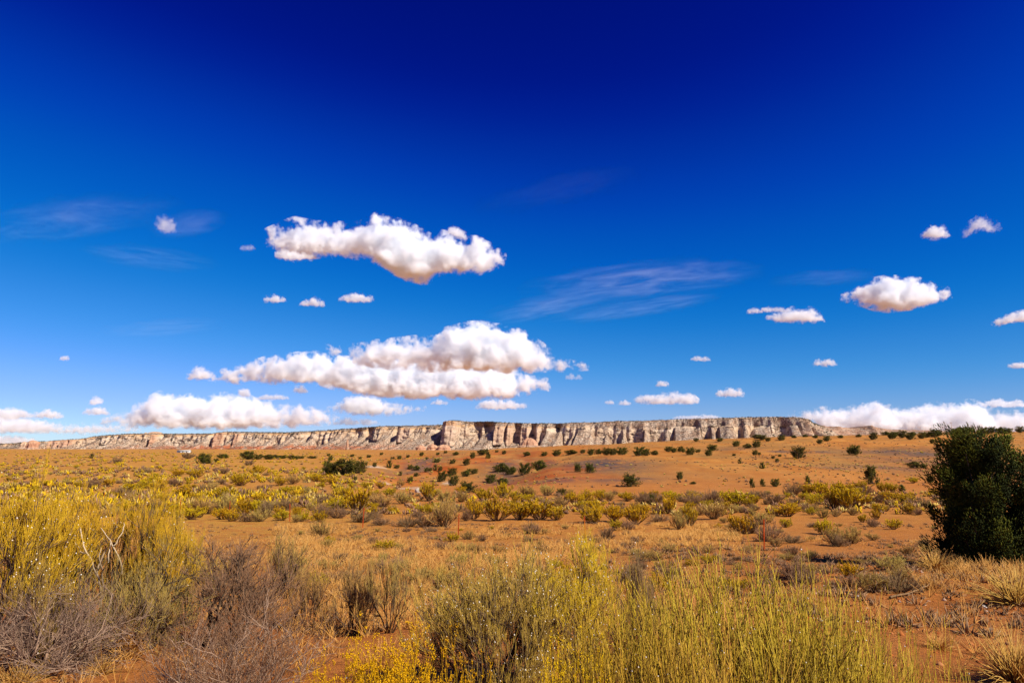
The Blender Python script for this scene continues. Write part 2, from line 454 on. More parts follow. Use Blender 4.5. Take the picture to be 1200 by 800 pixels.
def rock_mass(name, px0, px1, ytop, ybase, Y, seed, label, pinkv, dome=0.3, name_kind="structure"):
    """a free-standing butte or knob of rock: fluted walls, rounded or flat crown, talus skirt"""
    A, B = pt(px0, ybase, Y), pt(px1, ybase, Y)
    top = pt((px0 + px1) / 2, ytop, Y)[2]
    R = (B[0] - A[0]) / 2; c = (A + B) / 2; H = top - c[2]
    na, nr = 96, 26
    th = np.linspace(0, 2 * np.pi, na, endpoint=False)
    f = np.linspace(0, 1, nr)[:, None]
    rad = np.where(f < 1 - dome, 1.0 - 0.12 * f, (1 - .12 * f) * np.sqrt(np.clip(1 - ((f - (1 - dome)) / dome) ** 2.4, 0.0004, 1)))
    rad = rad + 0.35 * np.clip(0.16 - f, 0, 1) / 0.16
    cx, sx = np.cos(th)[None], np.sin(th)[None]
    rr = R * rad * (1 + 0.22 * n3(cx * 2.5 + seed, sx * 2.5, f * 1.2, seed) + 0.10 * n3(cx * 8, sx * 8 + seed, f * 3, seed + 1))
    X = c[0] + rr * cx; Yy = c[1] + rr * sx * 0.8; Z = c[2] + H * f * (1 + 0.06 * n2(cx * 2 + seed, sx * 2, seed)) + 0 * cx
    Z[0] -= 30
    V = np.stack([X, Yy, Z], -1).reshape(-1, 3)
    i = np.arange(nr - 1)[:, None] * na + np.arange(na)[None]; j = np.arange(nr - 1)[:, None] * na + (np.arange(na)[None] + 1) % na
    Q = np.stack([i, j, j + na, i + na], -1).reshape(-1, 4)
    V = np.concatenate([V, [[c[0], c[1], top]]]); k0 = (nr - 1) * na
    T = [(k0 + q, k0 + (q + 1) % na, nr * na) for q in range(na)]
    F2 = np.broadcast_to(f, X.shape).ravel()
    one = np.ones(len(V))
    cl = np.concatenate([np.where(F2 > .15, 1.0, 0.4), [1]])
    me = mesh(name, V, Q, T, attrs=dict(hf=one * .5, cliff=cl, red=one * 0, pink=one * pinkv), mat=MESA_MAT)
    return obj(name, me, kind=name_kind, label=label)

MV, MCL, MHF, MPX = build_mesa()
rock_mass("butte", 31, 45, 515.8, 526, 6500, 5, "pink domed butte standing apart at the low end of the mesa", 1.0, .5)
rock_mass("butte", 23, 34, 517.4, 526, 6900, 6, "small tan rounded knob beside the pink domed butte", .3, .6)
rock_mass("butte", 168, 173, 506.5, 512, 7330, 8, "small tan knob on the mesa rim beside the flat rock crown", .3, .5)
rock_mass("butte", 173, 190.5, 505.8, 512, 7360, 9, "broad reddish rock crown rising above the mesa rim", .6, .35)
rock_mass("butte", 405.5, 408.5, 515, 525, 5850, 10, "slim pink rock pillar on the slope under the mesa", 1.0, .25)
rock_mass("butte", 487, 499, 521.5, 528, 5000, 11, "low red rock mound at the foot of the mesa near its tall buttress", 1.3, .7)
rock_mass("butte", 500, 514, 520.3, 528, 5050, 12, "middle of three low red rock mounds at the mesa foot", 1.3, .7)
rock_mass("butte", 512, 528, 520.8, 528, 5020, 13, "red rock mound just below the tall pale buttress", 1.3, .7)
rock_mass("butte", 610, 630, 513, 523, 5000, 14, "dark red pyramid of rock in front of the pale cliffs", 1.0, .95)

def far_ridge():
    """the low scrubby bench that runs on to the right behind the hill"""
    P = [930, 950, 960, 975, 990, 1005, 1012, 1016, 1020, 1030, 1050, 1080, 1110, 1150, 1200, 1300, 1500, 1700]
    T = [498.5, 498.5, 498.8, 500, 500.8, 501.6, 500.6, 498.8, 500.8, 502.4, 503.3, 504.2, 505, 505.6, 506.2, 507, 509, 512]
    px = np.arange(925, 1700, 1.0); Y0 = 7600.0
    zt = (HZ - np.interp(px, P, T)) / F * Y0 + EYE
    x = (px - CX) / F * Y0
    zt = zt + fbm2(x / 70.0, 0 * x, 61, 4) * 9
    v = np.linspace(0, 1, 26)[:, None]
    Z = TOE + (zt - TOE) * (1 - v) ** 1.2 + fbm2(x[None] / 50.0, v * 8, 63, 4) * 14 * np.sin(v * np.pi)
    Yy = Y0 - 500 * v + fbm2(x[None] / 120.0, v * 3, 62, 3) * 120
    X = np.broadcast_to(x, Z.shape)
    back = np.stack([X[0], Yy[0] + 900, Z[0] - 20], -1)[None]
    V = np.concatenate([back, np.stack([X, Yy, Z], -1)])
    n, m = V.shape[:2]
    i = np.arange(n - 1)[:, None] * m + np.arange(m - 1)[None]
    Q = np.stack([i, i + m, i + m + 1, i + 1], -1).reshape(-1, 4)
    hf = np.concatenate([[1], 1 - v.ravel()])[:, None] * np.ones(m)
    cl = (0.5 + 0.5 * n3(V[..., 0] / 80, V[..., 2] / 18, V[..., 1] / 100, 66) > 0.72) * 1.0 * (hf < .97)
    me = mesh("low_ridge", V.reshape(-1, 3), Q, attrs=dict(hf=hf * .5, cliff=cl * .6, red=0 * hf + .25, pink=0 * hf + .8), mat=MESA_MAT)
    obj("low_ridge", me, kind="structure", label="low brown scrubby ridge running on beyond the end of the mesa")
far_ridge()

# ------------------------------------------------------------------ little solids for many small leaves and clods
def tets(P, D, L, W, tone, seed=0, spin=None):
    """one slim four-sided leaf clump per point: P centres, D directions, L lengths, W widths"""
    rng = np.random.default_rng(seed)
    n = len(P)
    D = D / np.maximum(np.linalg.norm(D, axis=1, keepdims=True), 1e-6)
    ref = rng.normal(size=(n, 3))
    A = np.cross(D, ref); A /= np.maximum(np.linalg.norm(A, axis=1, keepdims=True), 1e-6)
    B = np.cross(D, A)
    L = np.broadcast_to(L, n)[:, None]; W = np.broadcast_to(W, n)[:, None]
    v = [P - D * L * .4 + A * W, P - D * L * .4 - A * W * .5 + B * W * .87, P - D * L * .4 - A * W * .5 - B * W * .87, P + D * L * .6]
    V = np.stack(v, 1).reshape(-1, 3)
    o = np.arange(n)[:, None] * 4
    T = np.concatenate([o + f for f in ([[0, 1, 3]], [[1, 2, 3]], [[2, 0, 3]], [[0, 2, 1]])])
    return V, T, np.repeat(np.broadcast_to(tone, n), 4)

def scrub_on_mesa():
    rng = np.random.default_rng(4)
    ok = np.argwhere((MCL < .35) & (MHF > .02))
    ok = ok[rng.choice(len(ok), 10000, replace=False)]
    rim = np.argwhere((MHF > .93) & (MHF < 1.001)); rim = rim[rng.choice(len(rim), 6500, replace=False)]
    ok = np.concatenate([ok, rim])
    P = MV[ok[:, 0], ok[:, 1]] + rng.normal(size=(len(ok), 3)) * 1.5
    sc = rng.uniform(2.4, 6.0, len(P))
    V, T, tn = tets(P + [0, 0, 1.5], np.tile([0, 0, 1.0], (len(P), 1)) + rng.normal(size=(len(P), 3)) * .3, sc * 1.5, sc, rng.random(len(P)))
    k = M("dark_scrub")
    me = mesh("mesa_scrub", V, None, T, attrs=dict(tone=tn), mat=k.color(k.ramp(k.attr("tone"), [(0, (0.035, 0.04, 0.022)), (1, (0.085, 0.075, 0.045))])))
    obj("mesa_scrub", me, kind="stuff", label="dark scrub and trees dotted over the mesa slopes and rim")
scrub_on_mesa()

# ------------------------------------------------------------------ clouds (volumes inside lumpy closed shells)
def cloud_mat(name, P, mpx, mpy, u, dens, seed, depth, soft, ragged):
    """white vapour: dense inside the cloud's outline, torn by noise towards its edges"""
    m = bpy.data.materials.new(name); m.use_nodes = True
    n, l = m.node_tree.nodes, m.node_tree.links
    n.clear()
    th = max((P[:, 2] - P[:, 1]).max(), 3.0)
    def mt(op, a, b=None, c=None):
        x = n.new("ShaderNodeMath"); x.operation = op
        for i, v in enumerate((a, b, c)):
            if v is None: continue
            if hasattr(v, "is_linked"): l.new(v, x.inputs[i])
            else: x.inputs[i].default_value = v
        return x.outputs[0]
    tc = n.new("ShaderNodeTexCoord")
    mp = n.new("ShaderNodeMapping"); l.new(tc.outputs["Object"], mp.inputs[0]); mp.inputs["Scale"].default_value = (1 / u,) * 3
    off = n.new("ShaderNodeVectorMath"); off.operation = 'ADD'; l.new(mp.outputs[0], off.inputs[0]); off.inputs[1].default_value = (seed * 13.7, seed * 3.1, 0)
    def noise(sc, det, col=False, rough=.6):
        x = n.new("ShaderNodeTexNoise"); l.new(off.outputs[0], x.inputs["Vector"]); x.inputs["Scale"].default_value = sc; x.inputs["Detail"].default_value = det; x.inputs["Roughness"].default_value = rough
        return x.outputs[1 if col else 0]
    w = noise(1.3 / th, 3, True)
    ws = n.new("ShaderNodeVectorMath"); ws.operation = 'SUBTRACT'; l.new(w, ws.inputs[0]); ws.inputs[1].default_value = (.5, .5, .5)
    wm = n.new("ShaderNodeVectorMath"); wm.operation = 'MULTIPLY_ADD'; l.new(ws.outputs[0], wm.inputs[0]); wm.inputs[1].default_value = (th * .7, th * .4, th * .34); l.new(mp.outputs[0], wm.inputs[2])
    sp = n.new("ShaderNodeSeparateXYZ"); l.new(wm.outputs[0], sp.inputs[0])
    x0, x1 = P[0, 0] - mpx, P[-1, 0] - mpx
    fx = mt('DIVIDE', mt('SUBTRACT', sp.outputs[0], x0), x1 - x0)
    zlo, zhi = mpy - P[:, 2].max(), mpy - P[:, 1].min(); zr = zhi - zlo
    def curve(vals):
        fc = n.new("ShaderNodeFloatCurve"); l.new(fx, fc.inputs["Value"])
        cv = fc.mapping.curves[0]
        while len(cv.points) < len(P): cv.points.new(.5, .5)
        for q, px, v in zip(cv.points, P[:, 0], vals):
            q.location = ((px - P[0, 0]) / (P[-1, 0] - P[0, 0]), min(1, max(0, (mpy - v - zlo) / zr)))
        fc.mapping.update()
        return mt('MULTIPLY_ADD', fc.outputs[0], zr, zlo)
    top, bot = curve(P[:, 1]), curve(P[:, 2])
    a = mt('SUBTRACT', top, sp.outputs[2])
    b = mt('MULTIPLY', mt('SUBTRACT', sp.outputs[2], bot), 1.5)
    d = mt('SUBTRACT', mt('MULTIPLY', mt('SUBTRACT', top, bot), depth), mt('ABSOLUTE', sp.outputs[1]))
    ends = mt('MULTIPLY', mt('MINIMUM', fx, mt('SUBTRACT', 1.0, fx)), (x1 - x0) * 1.8)
    e = mt('SMOOTH_MIN', mt('SMOOTH_MIN', mt('SMOOTH_MIN', a, b, th * .12), d, th * .12), ends, th * .1)
    nz = noise(3.6 / th if th > 18 else 2.3 / th, 7, False, .66)
    e2 = mt('ADD', mt('DIVIDE', e, th * soft), mt('MULTIPLY', mt('SUBTRACT', nz, .555), ragged))
    r = n.new("ShaderNodeMapRange"); l.new(e2, r.inputs[0]); r.inputs[1].default_value = 0; r.inputs[2].default_value = .8; r.inputs[3].default_value = 0; r.inputs[4].default_value = dens / u
    v = n.new("ShaderNodeVolumePrincipled")
    v.inputs["Color"].default_value = (.968, .985, 1, 1)
    l.new(r.outputs[0], v.inputs["Density"])
    o = n.new("ShaderNodeOutputMaterial")
    l.new(v.outputs[0], o.inputs["Volume"])
    m.cycles.volume_step_rate = 0.25
    return m

def ico(sub):
    import bmesh
    bm = bmesh.new(); bmesh.ops.create_icosphere(bm, subdivisions=sub, radius=1.0)
    V = np.array([v.co[:] for v in bm.verts]); T = np.array([[v.index for v in f.verts] for f in bm.faces]); bm.free()
    return V, T
ICO2 = ico(2)

def cloud_dist(py_base):
    """the clouds share one base height, so low ones in the picture are far ones"""
    return float(np.clip(2200.0 / max((HZ - py_base) / F, 1e-3), 8000, 30000))

def cloud(prof, label, seed, group=None, depth=0.6, dens_px=0.22, soft=.34, ragged=4.4, D=None):
    """prof: list of (px, top row, bottom row)"""
    rng = np.random.default_rng(seed)
    P = np.array(prof, float)
    base = np.median(P[:, 2]); D = D or cloud_dist(base)
    g = np.minimum(3.0, .6 + .07 * (P[:, 2] - P[:, 1]))
    P[:, 1] -= g * 1.2; P[:, 2] += g * .9                       # the noise eats this much off the rim
    P[0, 0] -= .03 * (P[-1, 0] - P[0, 0]); P[-1, 0] += .03 * (P[-1, 0] - P[0, 0])
    u = D / F                                              # metres per photo pixel
    mpx, mpy = (P[0, 0] + P[-1, 0]) / 2, P[:, 1:].mean()
    C = pt(mpx, mpy, D)
    # a closed hull that hugs the outline
    ns, na = max(14, int((P[-1, 0] - P[0, 0]) / 4)), 20
    xs = np.linspace(P[0, 0], P[-1, 0], ns); th = max((P[:, 2] - P[:, 1]).max(), 3)
    t, bt = np.interp(xs, P[:, 0], P[:, 1]) - min(4.0, th * .2), np.interp(xs, P[:, 0], P[:, 2]) + min(2.5, th * .14)
    ang = np.linspace(0, 2 * np.pi, na, endpoint=False)
    hz, hy = (bt - t) / 2, (bt - t) * depth + 1
    ca, sa = np.cos(ang), np.sin(ang)
    q = lambda v: np.sign(v) * np.abs(v) ** .7
    V = np.stack([np.repeat((xs - mpx)[:, None], na, 1), hy[:, None] * q(ca)[None], (mpy - (t + bt) / 2)[:, None] + hz[:, None] * q(sa)[None]], -1).reshape(-1, 3)
    i = np.arange(ns - 1)[:, None] * na + np.arange(na)[None]; j = np.arange(ns - 1)[:, None] * na + (np.arange(na)[None] + 1) % na
    Q = np.stack([i, j, j + na, i + na], -1).reshape(-1, 4)
    V = np.concatenate([V, [[xs[0] - mpx - 1, 0, mpy - (t[0] + bt[0]) / 2], [xs[-1] - mpx + 1, 0, mpy - (t[-1] + bt[-1]) / 2]]])
    k0 = (ns - 1) * na
    T = [(ns * na, (k + 1) % na, k) for k in range(na)] + [(ns * na + 1, k0 + k, k0 + (k + 1) % na) for k in range(na)]
    me = mesh("cloud", V * u, Q, T, mat=cloud_mat("cloud_vapour", P, mpx, mpy, u, dens_px, seed % 97, depth, soft, ragged))
    return obj("cloud", me, None, C, label=label, category="cloud", group=group)

def simple(cx, cy, w, h, seed=0):
    rng = np.random.default_rng(seed + 1000)
    xs = np.linspace(-1, 1, 9)
    e = np.sqrt(np.clip(1 - xs ** 2, 0.0, 1))
    top = cy + h * .45 - h * (e ** .8) * rng.uniform(.65, 1.0, 9)
    bot = cy + h * .45 + h * .1 * e
    return [(cx + x * w / 2, t, b) for x, t, b in zip(xs, top, bot)]

CL = [
    ([(315, 274, 290), (330, 266, 294), (345, 261, 297), (370, 266, 297), (400, 267, 299), (425, 263, 301), (445, 257, 308), (460, 259, 317), (475, 267, 325), (490, 272, 328), (503, 277, 329), (512, 280, 326), (522, 278, 321), (545, 285, 320), (565, 285, 319), (580, 292, 316), (590, 299, 307)],
     "large ragged white cloud highest in the sky, sagging to the right", dict(dens_px=.3)),
    ([(322, 297, 301), (335, 294, 304), (350, 296, 305), (366, 299, 303)], "small wisp hanging under the left end of the highest white cloud", {}),
    ([(523, 270, 273), (533, 267, 277), (541, 271, 280), (549, 277, 281)], "small curl of cloud above the right end of the highest white cloud", {}),
    ([(388, 407, 413), (400, 408, 418), (420, 407, 426), (450, 403, 429), (480, 400, 431), (515, 399, 432), (522, 390, 432), (545, 384, 432), (562, 382, 433), (585, 386, 433), (600, 392, 433), (608, 390, 433), (625, 400, 433), (645, 412, 433), (662, 423, 433), (682, 428, 432)],
     "big white cumulus with a domed top and flat pinkish base", dict(dens_px=.3)),
    ([(256, 441, 446), (275, 432, 447), (300, 426, 446), (340, 419, 447), (365, 417, 448), (400, 421, 455), (430, 422, 460), (470, 424, 464), (520, 425, 465), (560, 428, 465), (590, 434, 464), (612, 441, 461), (634, 448, 457)],
     "long flat white cloud bank just below the domed cumulus", dict(dens_px=.3)),
    ([(125, 492, 497), (150, 483, 498), (172, 472, 498), (190, 464, 499), (205, 468, 500), (240, 467, 500), (265, 466, 500), (300, 470, 499), (330, 476, 499), (360, 479, 498), (388, 488, 494)],
     "wide low white cloud bank above the left half of the mesa", dict(dens_px=.25, D=37000)),
    ([(384, 479, 482), (400, 472, 483), (418, 465, 484), (435, 466, 485), (455, 473, 485), (480, 476, 483), (496, 477, 480)], "white cloud with a flat base beside the wide low cloud bank", {}),
    (simple(415, 493.5, 62, 7, 1), "thin flat cloud just above the mesa left of its tall buttress", {}),
    (simple(588, 473, 62, 11, 2), "small white cloud under the right end of the long flat bank", {}),
    (simple(417, 348.5, 44, 9, 3), "small bright cloud puff between the two largest white clouds", {}),
    (simple(366, 353.5, 30, 9, 4), "small faint cloud puff, middle of three in a row", {}),
    (simple(322, 350, 26, 7, 5), "small faint cloud puff, leftmost of three in a row", {}),
    (simple(235, 437, 30, 13, 6), "small ragged cloud left of the long flat bank", {}),
    ([(-30, 480, 493), (0, 480, 492), (15, 479, 492), (28, 482, 491), (38, 487, 491)], "white cloud cut by the left edge above the low bank", {}),
    (simple(57, 485, 38, 8, 8), "small oval cloud beside the cloud at the left edge", {}),
    ([(-40, 492, 506), (0, 491, 506), (30, 492, 506), (50, 494, 506), (80, 499, 507), (105, 498, 507), (135, 499, 506), (160, 503, 506)], "long low cloud bank resting over the left end of the mesa", dict(D=27000)),
    ([(-30, 511, 521), (0, 511, 521), (20, 512, 520), (40, 515, 520)], "low cloud touching the horizon at the left edge", dict(D=27000)),
    (simple(113, 469, 16, 8, 10), "small grey cloud tuft high above the pink domed butte", {}),
    (simple(113, 481, 32, 8, 9), "small flat cloud left of the wide low bank", {}),
    (simple(781, 465.5, 74, 13, 11), "oval white cloud above the middle of the mesa", {}),
    (simple(857, 459.5, 36, 9, 12), "small white cloud right of the oval cloud over the mesa", {}),
    (simple(776, 449, 16, 6, 13), "tiny cloud dab just above the oval cloud over the mesa", {}),
    (simple(821, 420, 24, 4.5, 14), "tiny flat cloud streak alone above the oval cloud", {}),
    ([(985, 348, 351), (1000, 340, 353), (1015, 333, 356), (1035, 329, 361), (1050, 331, 362), (1070, 331, 359), (1088, 336, 356), (1100, 340, 352), (1110, 341, 348)], "fluffy white cloud standing alone in the right of the sky", dict(dens_px=.3)),
    (simple(932, 369, 68, 14, 16), "flat white cloud beside the fluffy cloud in the right of the sky", {}),
    (simple(907, 362.5, 36, 5, 17), "thin cloud fringe on top of the flat white cloud", {}),
    (simple(884, 364, 20, 5, 18), "tiny cloud dab at the left tip of the flat white cloud", {}),
    (simple(1097, 271.5, 34, 13, 19), "small bright ragged cloud high in the right of the sky", {}),
    ([(1126, 272, 279), (1136, 267, 276), (1142, 256, 272), (1150, 255, 268), (1158, 260, 271), (1170, 264, 271)], "curled wispy cloud right of the small bright ragged cloud", dict(dens_px=.08)),
    ([(1164, 378, 383), (1178, 371, 380), (1192, 366, 377), (1210, 364, 376), (1225, 366, 374)], "slanted cloud cut by the right edge", {}),
    (simple(966, 424.5, 30, 7, 21), "small flat cloud under the fluffy cloud on the right", {}),
    (simple(1195, 427.5, 26, 6, 22), "small cloud at the right edge above the low bank", {}),
    ([(930, 487, 491), (948, 482, 496), (965, 481, 502), (985, 484, 503), (1005, 479, 504), (1030, 476, 505), (1050, 481, 505), (1075, 482, 506), (1095, 477, 506), (1115, 477, 507), (1135, 474, 507), (1150, 478, 507), (1165, 486, 507), (1200, 486, 508), (1240, 484, 508)],
     "long low white cloud bank over the ridge beyond the juniper", dict(dens_px=.22)),
    (simple(1176, 472, 60, 8, 24), "thin flat cloud above the low bank on the right", {}),
    (simple(820, 488.5, 62, 5, 25), "sliver of cloud showing just over the rim of the mesa", dict(D=27000)),
    (simple(715, 471, 12, 4, 26), "tiny cloud dab left of the oval cloud, first of two", {}),
    (simple(732, 471.5, 16, 4.5, 27), "tiny cloud dab left of the oval cloud, second of two", {}),
    (simple(290, 290, 20, 5, 28), "tiny cloud dab left of the highest white cloud", dict(dens_px=.07)),
    (simple(76, 419, 11, 5, 29), "tiny lone cloud dab in the left of the sky", {}),
    (simple(352, 456, 20, 7, 30), "small cloud tuft under the left end of the long flat bank", {}),
    (simple(287, 459, 16, 9, 31), "small cloud tuft above the wide low bank", {}),
    (simple(320, 465, 40, 5, 33), "thin cloud line just above the wide low bank", {}),
    (simple(515, 471, 20, 5, 34), "small flat cloud below the middle of the long flat bank", {}),
    (simple(672, 441, 22, 6, 35), "small faint cloud at the right tip of the domed cumulus", dict(dens_px=.07)),
    ([(183, 264, 268), (190, 256, 272), (198, 256, 272), (206, 262, 268)], "small faint tuft of cloud high in the left of the sky", dict(dens_px=.05)),
]
for i, (p, lab, kw) in enumerate(CL):
    cloud(p, lab, 100 + i * 7, "white clouds in the blue sky", **kw)

def cirrus(cx, cy, w, h, tilt, dens, label, seed):
    D = 15000.0 if cy < 300 else 19000.0
    u = D / F
    c = pt(cx, cy, D)
    m = bpy.data.materials.new("ice_cloud"); m.use_nodes = True
    n, l = m.node_tree.nodes, m.node_tree.links
    n.clear()
    tc = n.new("ShaderNodeTexCoord")
    mp = n.new("ShaderNodeMapping"); l.new(tc.outputs["Object"], mp.inputs[0])
    mp.inputs["Location"].default_value = (seed * 3.7, seed, 0); mp.inputs["Scale"].default_value = (.9 * w / 150, 0.5, 3.4)
    ns = n.new("ShaderNodeTexNoise"); l.new(mp.outputs[0], ns.inputs["Vector"]); ns.inputs["Scale"].default_value = 1.6; ns.inputs["Detail"].default_value = 7; ns.inputs["Roughness"].default_value = .62; ns.inputs["Distortion"].default_value = .9
    r = n.new("ShaderNodeMapRange"); l.new(ns.outputs[0], r.inputs[0]); r.inputs[1].default_value = .46; r.inputs[2].default_value = .78
    ln = n.new("ShaderNodeVectorMath"); ln.operation = 'LENGTH'; l.new(tc.outputs["Object"], ln.inputs[0])
    fo = n.new("ShaderNodeMapRange"); l.new(ln.outputs["Value"], fo.inputs[0]); fo.inputs[1].default_value = 1.0; fo.inputs[2].default_value = .25; fo.interpolation_type = 'SMOOTHSTEP'
    mu = n.new("ShaderNodeMath"); mu.operation = 'MULTIPLY'; l.new(r.outputs[0], mu.inputs[0]); l.new(fo.outputs[0], mu.inputs[1])
    m2 = n.new("ShaderNodeMath"); m2.operation = 'MULTIPLY'; l.new(mu.outputs[0], m2.inputs[0]); m2.inputs[1].default_value = .68 * dens / (u * 60)
    v = n.new("ShaderNodeVolumePrincipled"); v.inputs["Color"].default_value = (.85, .95, 1, 1); l.new(m2.outputs[0], v.inputs["Density"])
    o = n.new("ShaderNodeOutputMaterial"); l.new(v.outputs[0], o.inputs["Volume"])
    V, T = ico(3)
    me = mesh("wispy_cloud", V, None, T, mat=m)
    ob = obj("wispy_cloud", me, None, c, label=label, category="cloud", group="thin wispy clouds")
    ob.scale = (w / 2 * u, 30 * u, h / 2 * u)
    ob.rotation_euler = (0, math.radians(-tilt), 0)
    return ob
cirrus(80, 256, 300, 60, 8, .6, "faint veil of wispy cloud near the left edge of the sky", 1)
cirrus(222, 262, 110, 34, 10, .8, "faint streak of wispy cloud beside the small high tuft", 2)
cirrus(175, 302, 190, 34, -6, .5, "faint flat wisp of cloud below the left veil", 3)
cirrus(190, 384, 180, 24, 5, .5, "faint low wisp of cloud above the ragged small cloud", 4)
cirrus(752, 328, 320, 54, 5, 1.3, "broad feathery streak of cloud right of the highest white cloud", 5)
cirrus(640, 360, 170, 34, 10, 1.1, "short feathery wisp under the broad feathery streak", 6)
cirrus(745, 361, 240, 26, 8, 1.0, "thin slanting wisp along the underside of the broad streak", 7)
cirrus(655, 222, 240, 44, 12, .12, "barely visible wisp high in the middle of the sky", 8)
cirrus(970, 325, 150, 24, 3, .4, "faint wisp left of the fluffy cloud on the right", 9)

# ------------------------------------------------------------------ plants: stems, shoots and tufts grown level by level
def unit(a):
    return a / np.maximum(np.linalg.norm(a, axis=-1, keepdims=True), 1e-9)

def grow(rng, base, d, length, K, up=0.0, wob=0.15, grav=0.0):
    n = len(base); P = np.empty((n, K, 3)); D = np.empty((n, K, 3))
    P[:, 0] = base; D[:, 0] = d = unit(d)
    st = (length / (K - 1))[:, None]
    for k in range(1, K):
        d = unit(d + np.array([0, 0, up - grav]) / (K - 1) + rng.normal(size=(n, 3)) * wob)
        P[:, k] = P[:, k - 1] + d * st; D[:, k] = d
    return P, D

def branch(rng, P, D, m, t0, t1, spread, up=0.0):
    n, K, _ = P.shape
    t = rng.uniform(t0, t1, n * m) * (K - 1)
    i = np.repeat(np.arange(n), m); k = np.minimum(t.astype(int), K - 2); f = (t - k)[:, None]
    pos = P[i, k] * (1 - f) + P[i, k + 1] * f
    d = unit(D[i, k + 1] + unit(rng.normal(size=(n * m, 3))) * spread + np.array([0, 0, up]))
    return pos, d, i, t / (K - 1)

def tubes(P, r0, r1, tone0, tone1, sides=3):
    n, K, _ = P.shape
    T = np.gradient(P, axis=1); T = unit(T)
    ref = np.where(np.abs(T[..., 2:3]) > .8, np.array([1.0, 0, 0]), np.array([0, 0, 1.0]))
    A = unit(np.cross(T, ref)); B = np.cross(T, A)
    a = np.linspace(0, 2 * np.pi, sides, endpoint=False)
    w = np.linspace(0, 1, K)[None, :]
    r0 = np.broadcast_to(r0, n)[:, None]; r1 = np.broadcast_to(r1, n)[:, None]
    rad = (r0 * (1 - w) + r1 * w)[:, :, None, None]
    V = P[:, :, None] + rad * (A[:, :, None] * np.cos(a)[None, None, :, None] + B[:, :, None] * np.sin(a)[None, None, :, None])
    tone0 = np.broadcast_to(tone0, n)[:, None]; tone1 = np.broadcast_to(tone1, n)[:, None]
    tn = np.repeat((tone0 * (1 - w) + tone1 * w)[:, :, None], sides, 2)
    o = (np.arange(n)[:, None] * K + np.arange(K - 1)[None]) * sides
    q = []
    for s in range(sides):
        s2 = (s + 1) % sides
        q.append(np.stack([o + s, o + s2, o + sides + s2, o + sides + s], -1))
    Q = np.stack(q, 2).reshape(-1, 4)
    return V.reshape(-1, 3), Q, tn.ravel()

class Geo:
    def __init__(s): s.V, s.Q, s.T, s.A, s.n = [], [], [], [], 0
    def add(s, V, Q=None, T=None, tone=None):
        s.V.append(V); s.A.append(tone)
        if Q is not None: s.Q.append(Q + s.n)
        if T is not None: s.T.append(T + s.n)
        s.n += len(V)
    def xyz(s): return np.concatenate(s.V)
    def mesh(s, name, mat, V=None):
        return mesh(name, s.xyz() if V is None else V, np.concatenate(s.Q) if s.Q else None, np.concatenate(s.T) if s.T else None,
                    attrs=dict(tone=np.concatenate(s.A)), mat=mat)

def plant_mat(name, stops, var=0.25):
    k = M(name)
    c = k.ramp(k.attr("tone"), stops)
    hs = k.new("ShaderNodeHueSaturation")
    k.l.new(c, hs.inputs["Color"])
    r = k.rand()
    k.l.new(k.math('ADD', k.math('MULTIPLY', r, var), 1 - var / 2), hs.inputs["Value"])
    k.l.new(k.math('ADD', k.math('MULTIPLY', k.math('FRACT', k.math('MULTIPLY', r, 7.3)), 0.03), 0.485), hs.inputs["Hue"])
    k.b.inputs["Roughness"].default_value = 0.8
    return k.color(hs.outputs[0])

MAT_YEL = plant_mat("rabbitbrush_yellow", [(0, (.15, .095, .05)), (.35, (.31, .19, .065)), (.6, (.43, .29, .05)), (.85, (.62, .395, .04)), (1, (.78, .50, .06))])
MAT_TAN = plant_mat("brush_tan", [(0, (.19, .12, .07)), (.4, (.37, .235, .11)), (.75, (.58, .385, .13)), (1, (.70, .49, .18))])
MAT_GREY = plant_mat("brush_grey", [(0, (.12, .072, .04)), (.5, (.27, .165, .09)), (1, (.48, .31, .175))])
MAT_BRUSHGOLD = plant_mat("brush_gold", [(0, (.34, .22, .08)), (.5, (.72, .48, .09)), (1, (1.05, .74, .13))], .1)
MAT_OLIVE = plant_mat("brush_olive", [(0, (.16, .10, .05)), (.45, (.38, .25, .09)), (.7, (.64, .44, .12)), (1, (.98, .68, .18))], .1)
MAT_DARK = plant_mat("brush_shaded_twigs", [(0, (.045, .03, .02)), (.35, (.15, .10, .065)), (1, (.48, .335, .225))], .1)  # near black at the stem feet: shade inside the bush put into the colour
MAT_SILVER = plant_mat("dead_wood", [(0, (.30, .195, .125)), (1, (.68, .50, .35))], .1)
MAT_BROOM = plant_mat("broom_green", [(0, (.12, .075, .03)), (.3, (.26, .165, .05)), (.6, (.56, .385, .075)), (1, (.94, .66, .17))], .1)
MAT_GOLD = plant_mat("broom_gold", [(0, (.24, .15, .05)), (.5, (.64, .39, .05)), (1, (.95, .56, .06))], .1)
MAT_SEED = plant_mat("seed_fluff", [(0, (.80, .68, .52)), (1, (.98, .90, .78))], .05)
MAT_STRAW = plant_mat("straw_grass", [(0, (.42, .21, .07)), (.5, (.68, .40, .13)), (1, (.88, .58, .24))], .2)
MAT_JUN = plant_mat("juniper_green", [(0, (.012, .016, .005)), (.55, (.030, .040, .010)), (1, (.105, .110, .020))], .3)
MAT_JUNF = plant_mat("juniper_sunlit_green", [(0, (.022, .024, .009)), (.6, (.060, .060, .016)), (1, (.17, .15, .034))], .35)  # brighter copy of the juniper green, sunlight put into the colour
MAT_BARK = plant_mat("juniper_bark", [(0, (.10, .075, .055)), (1, (.22, .17, .13))], .1)

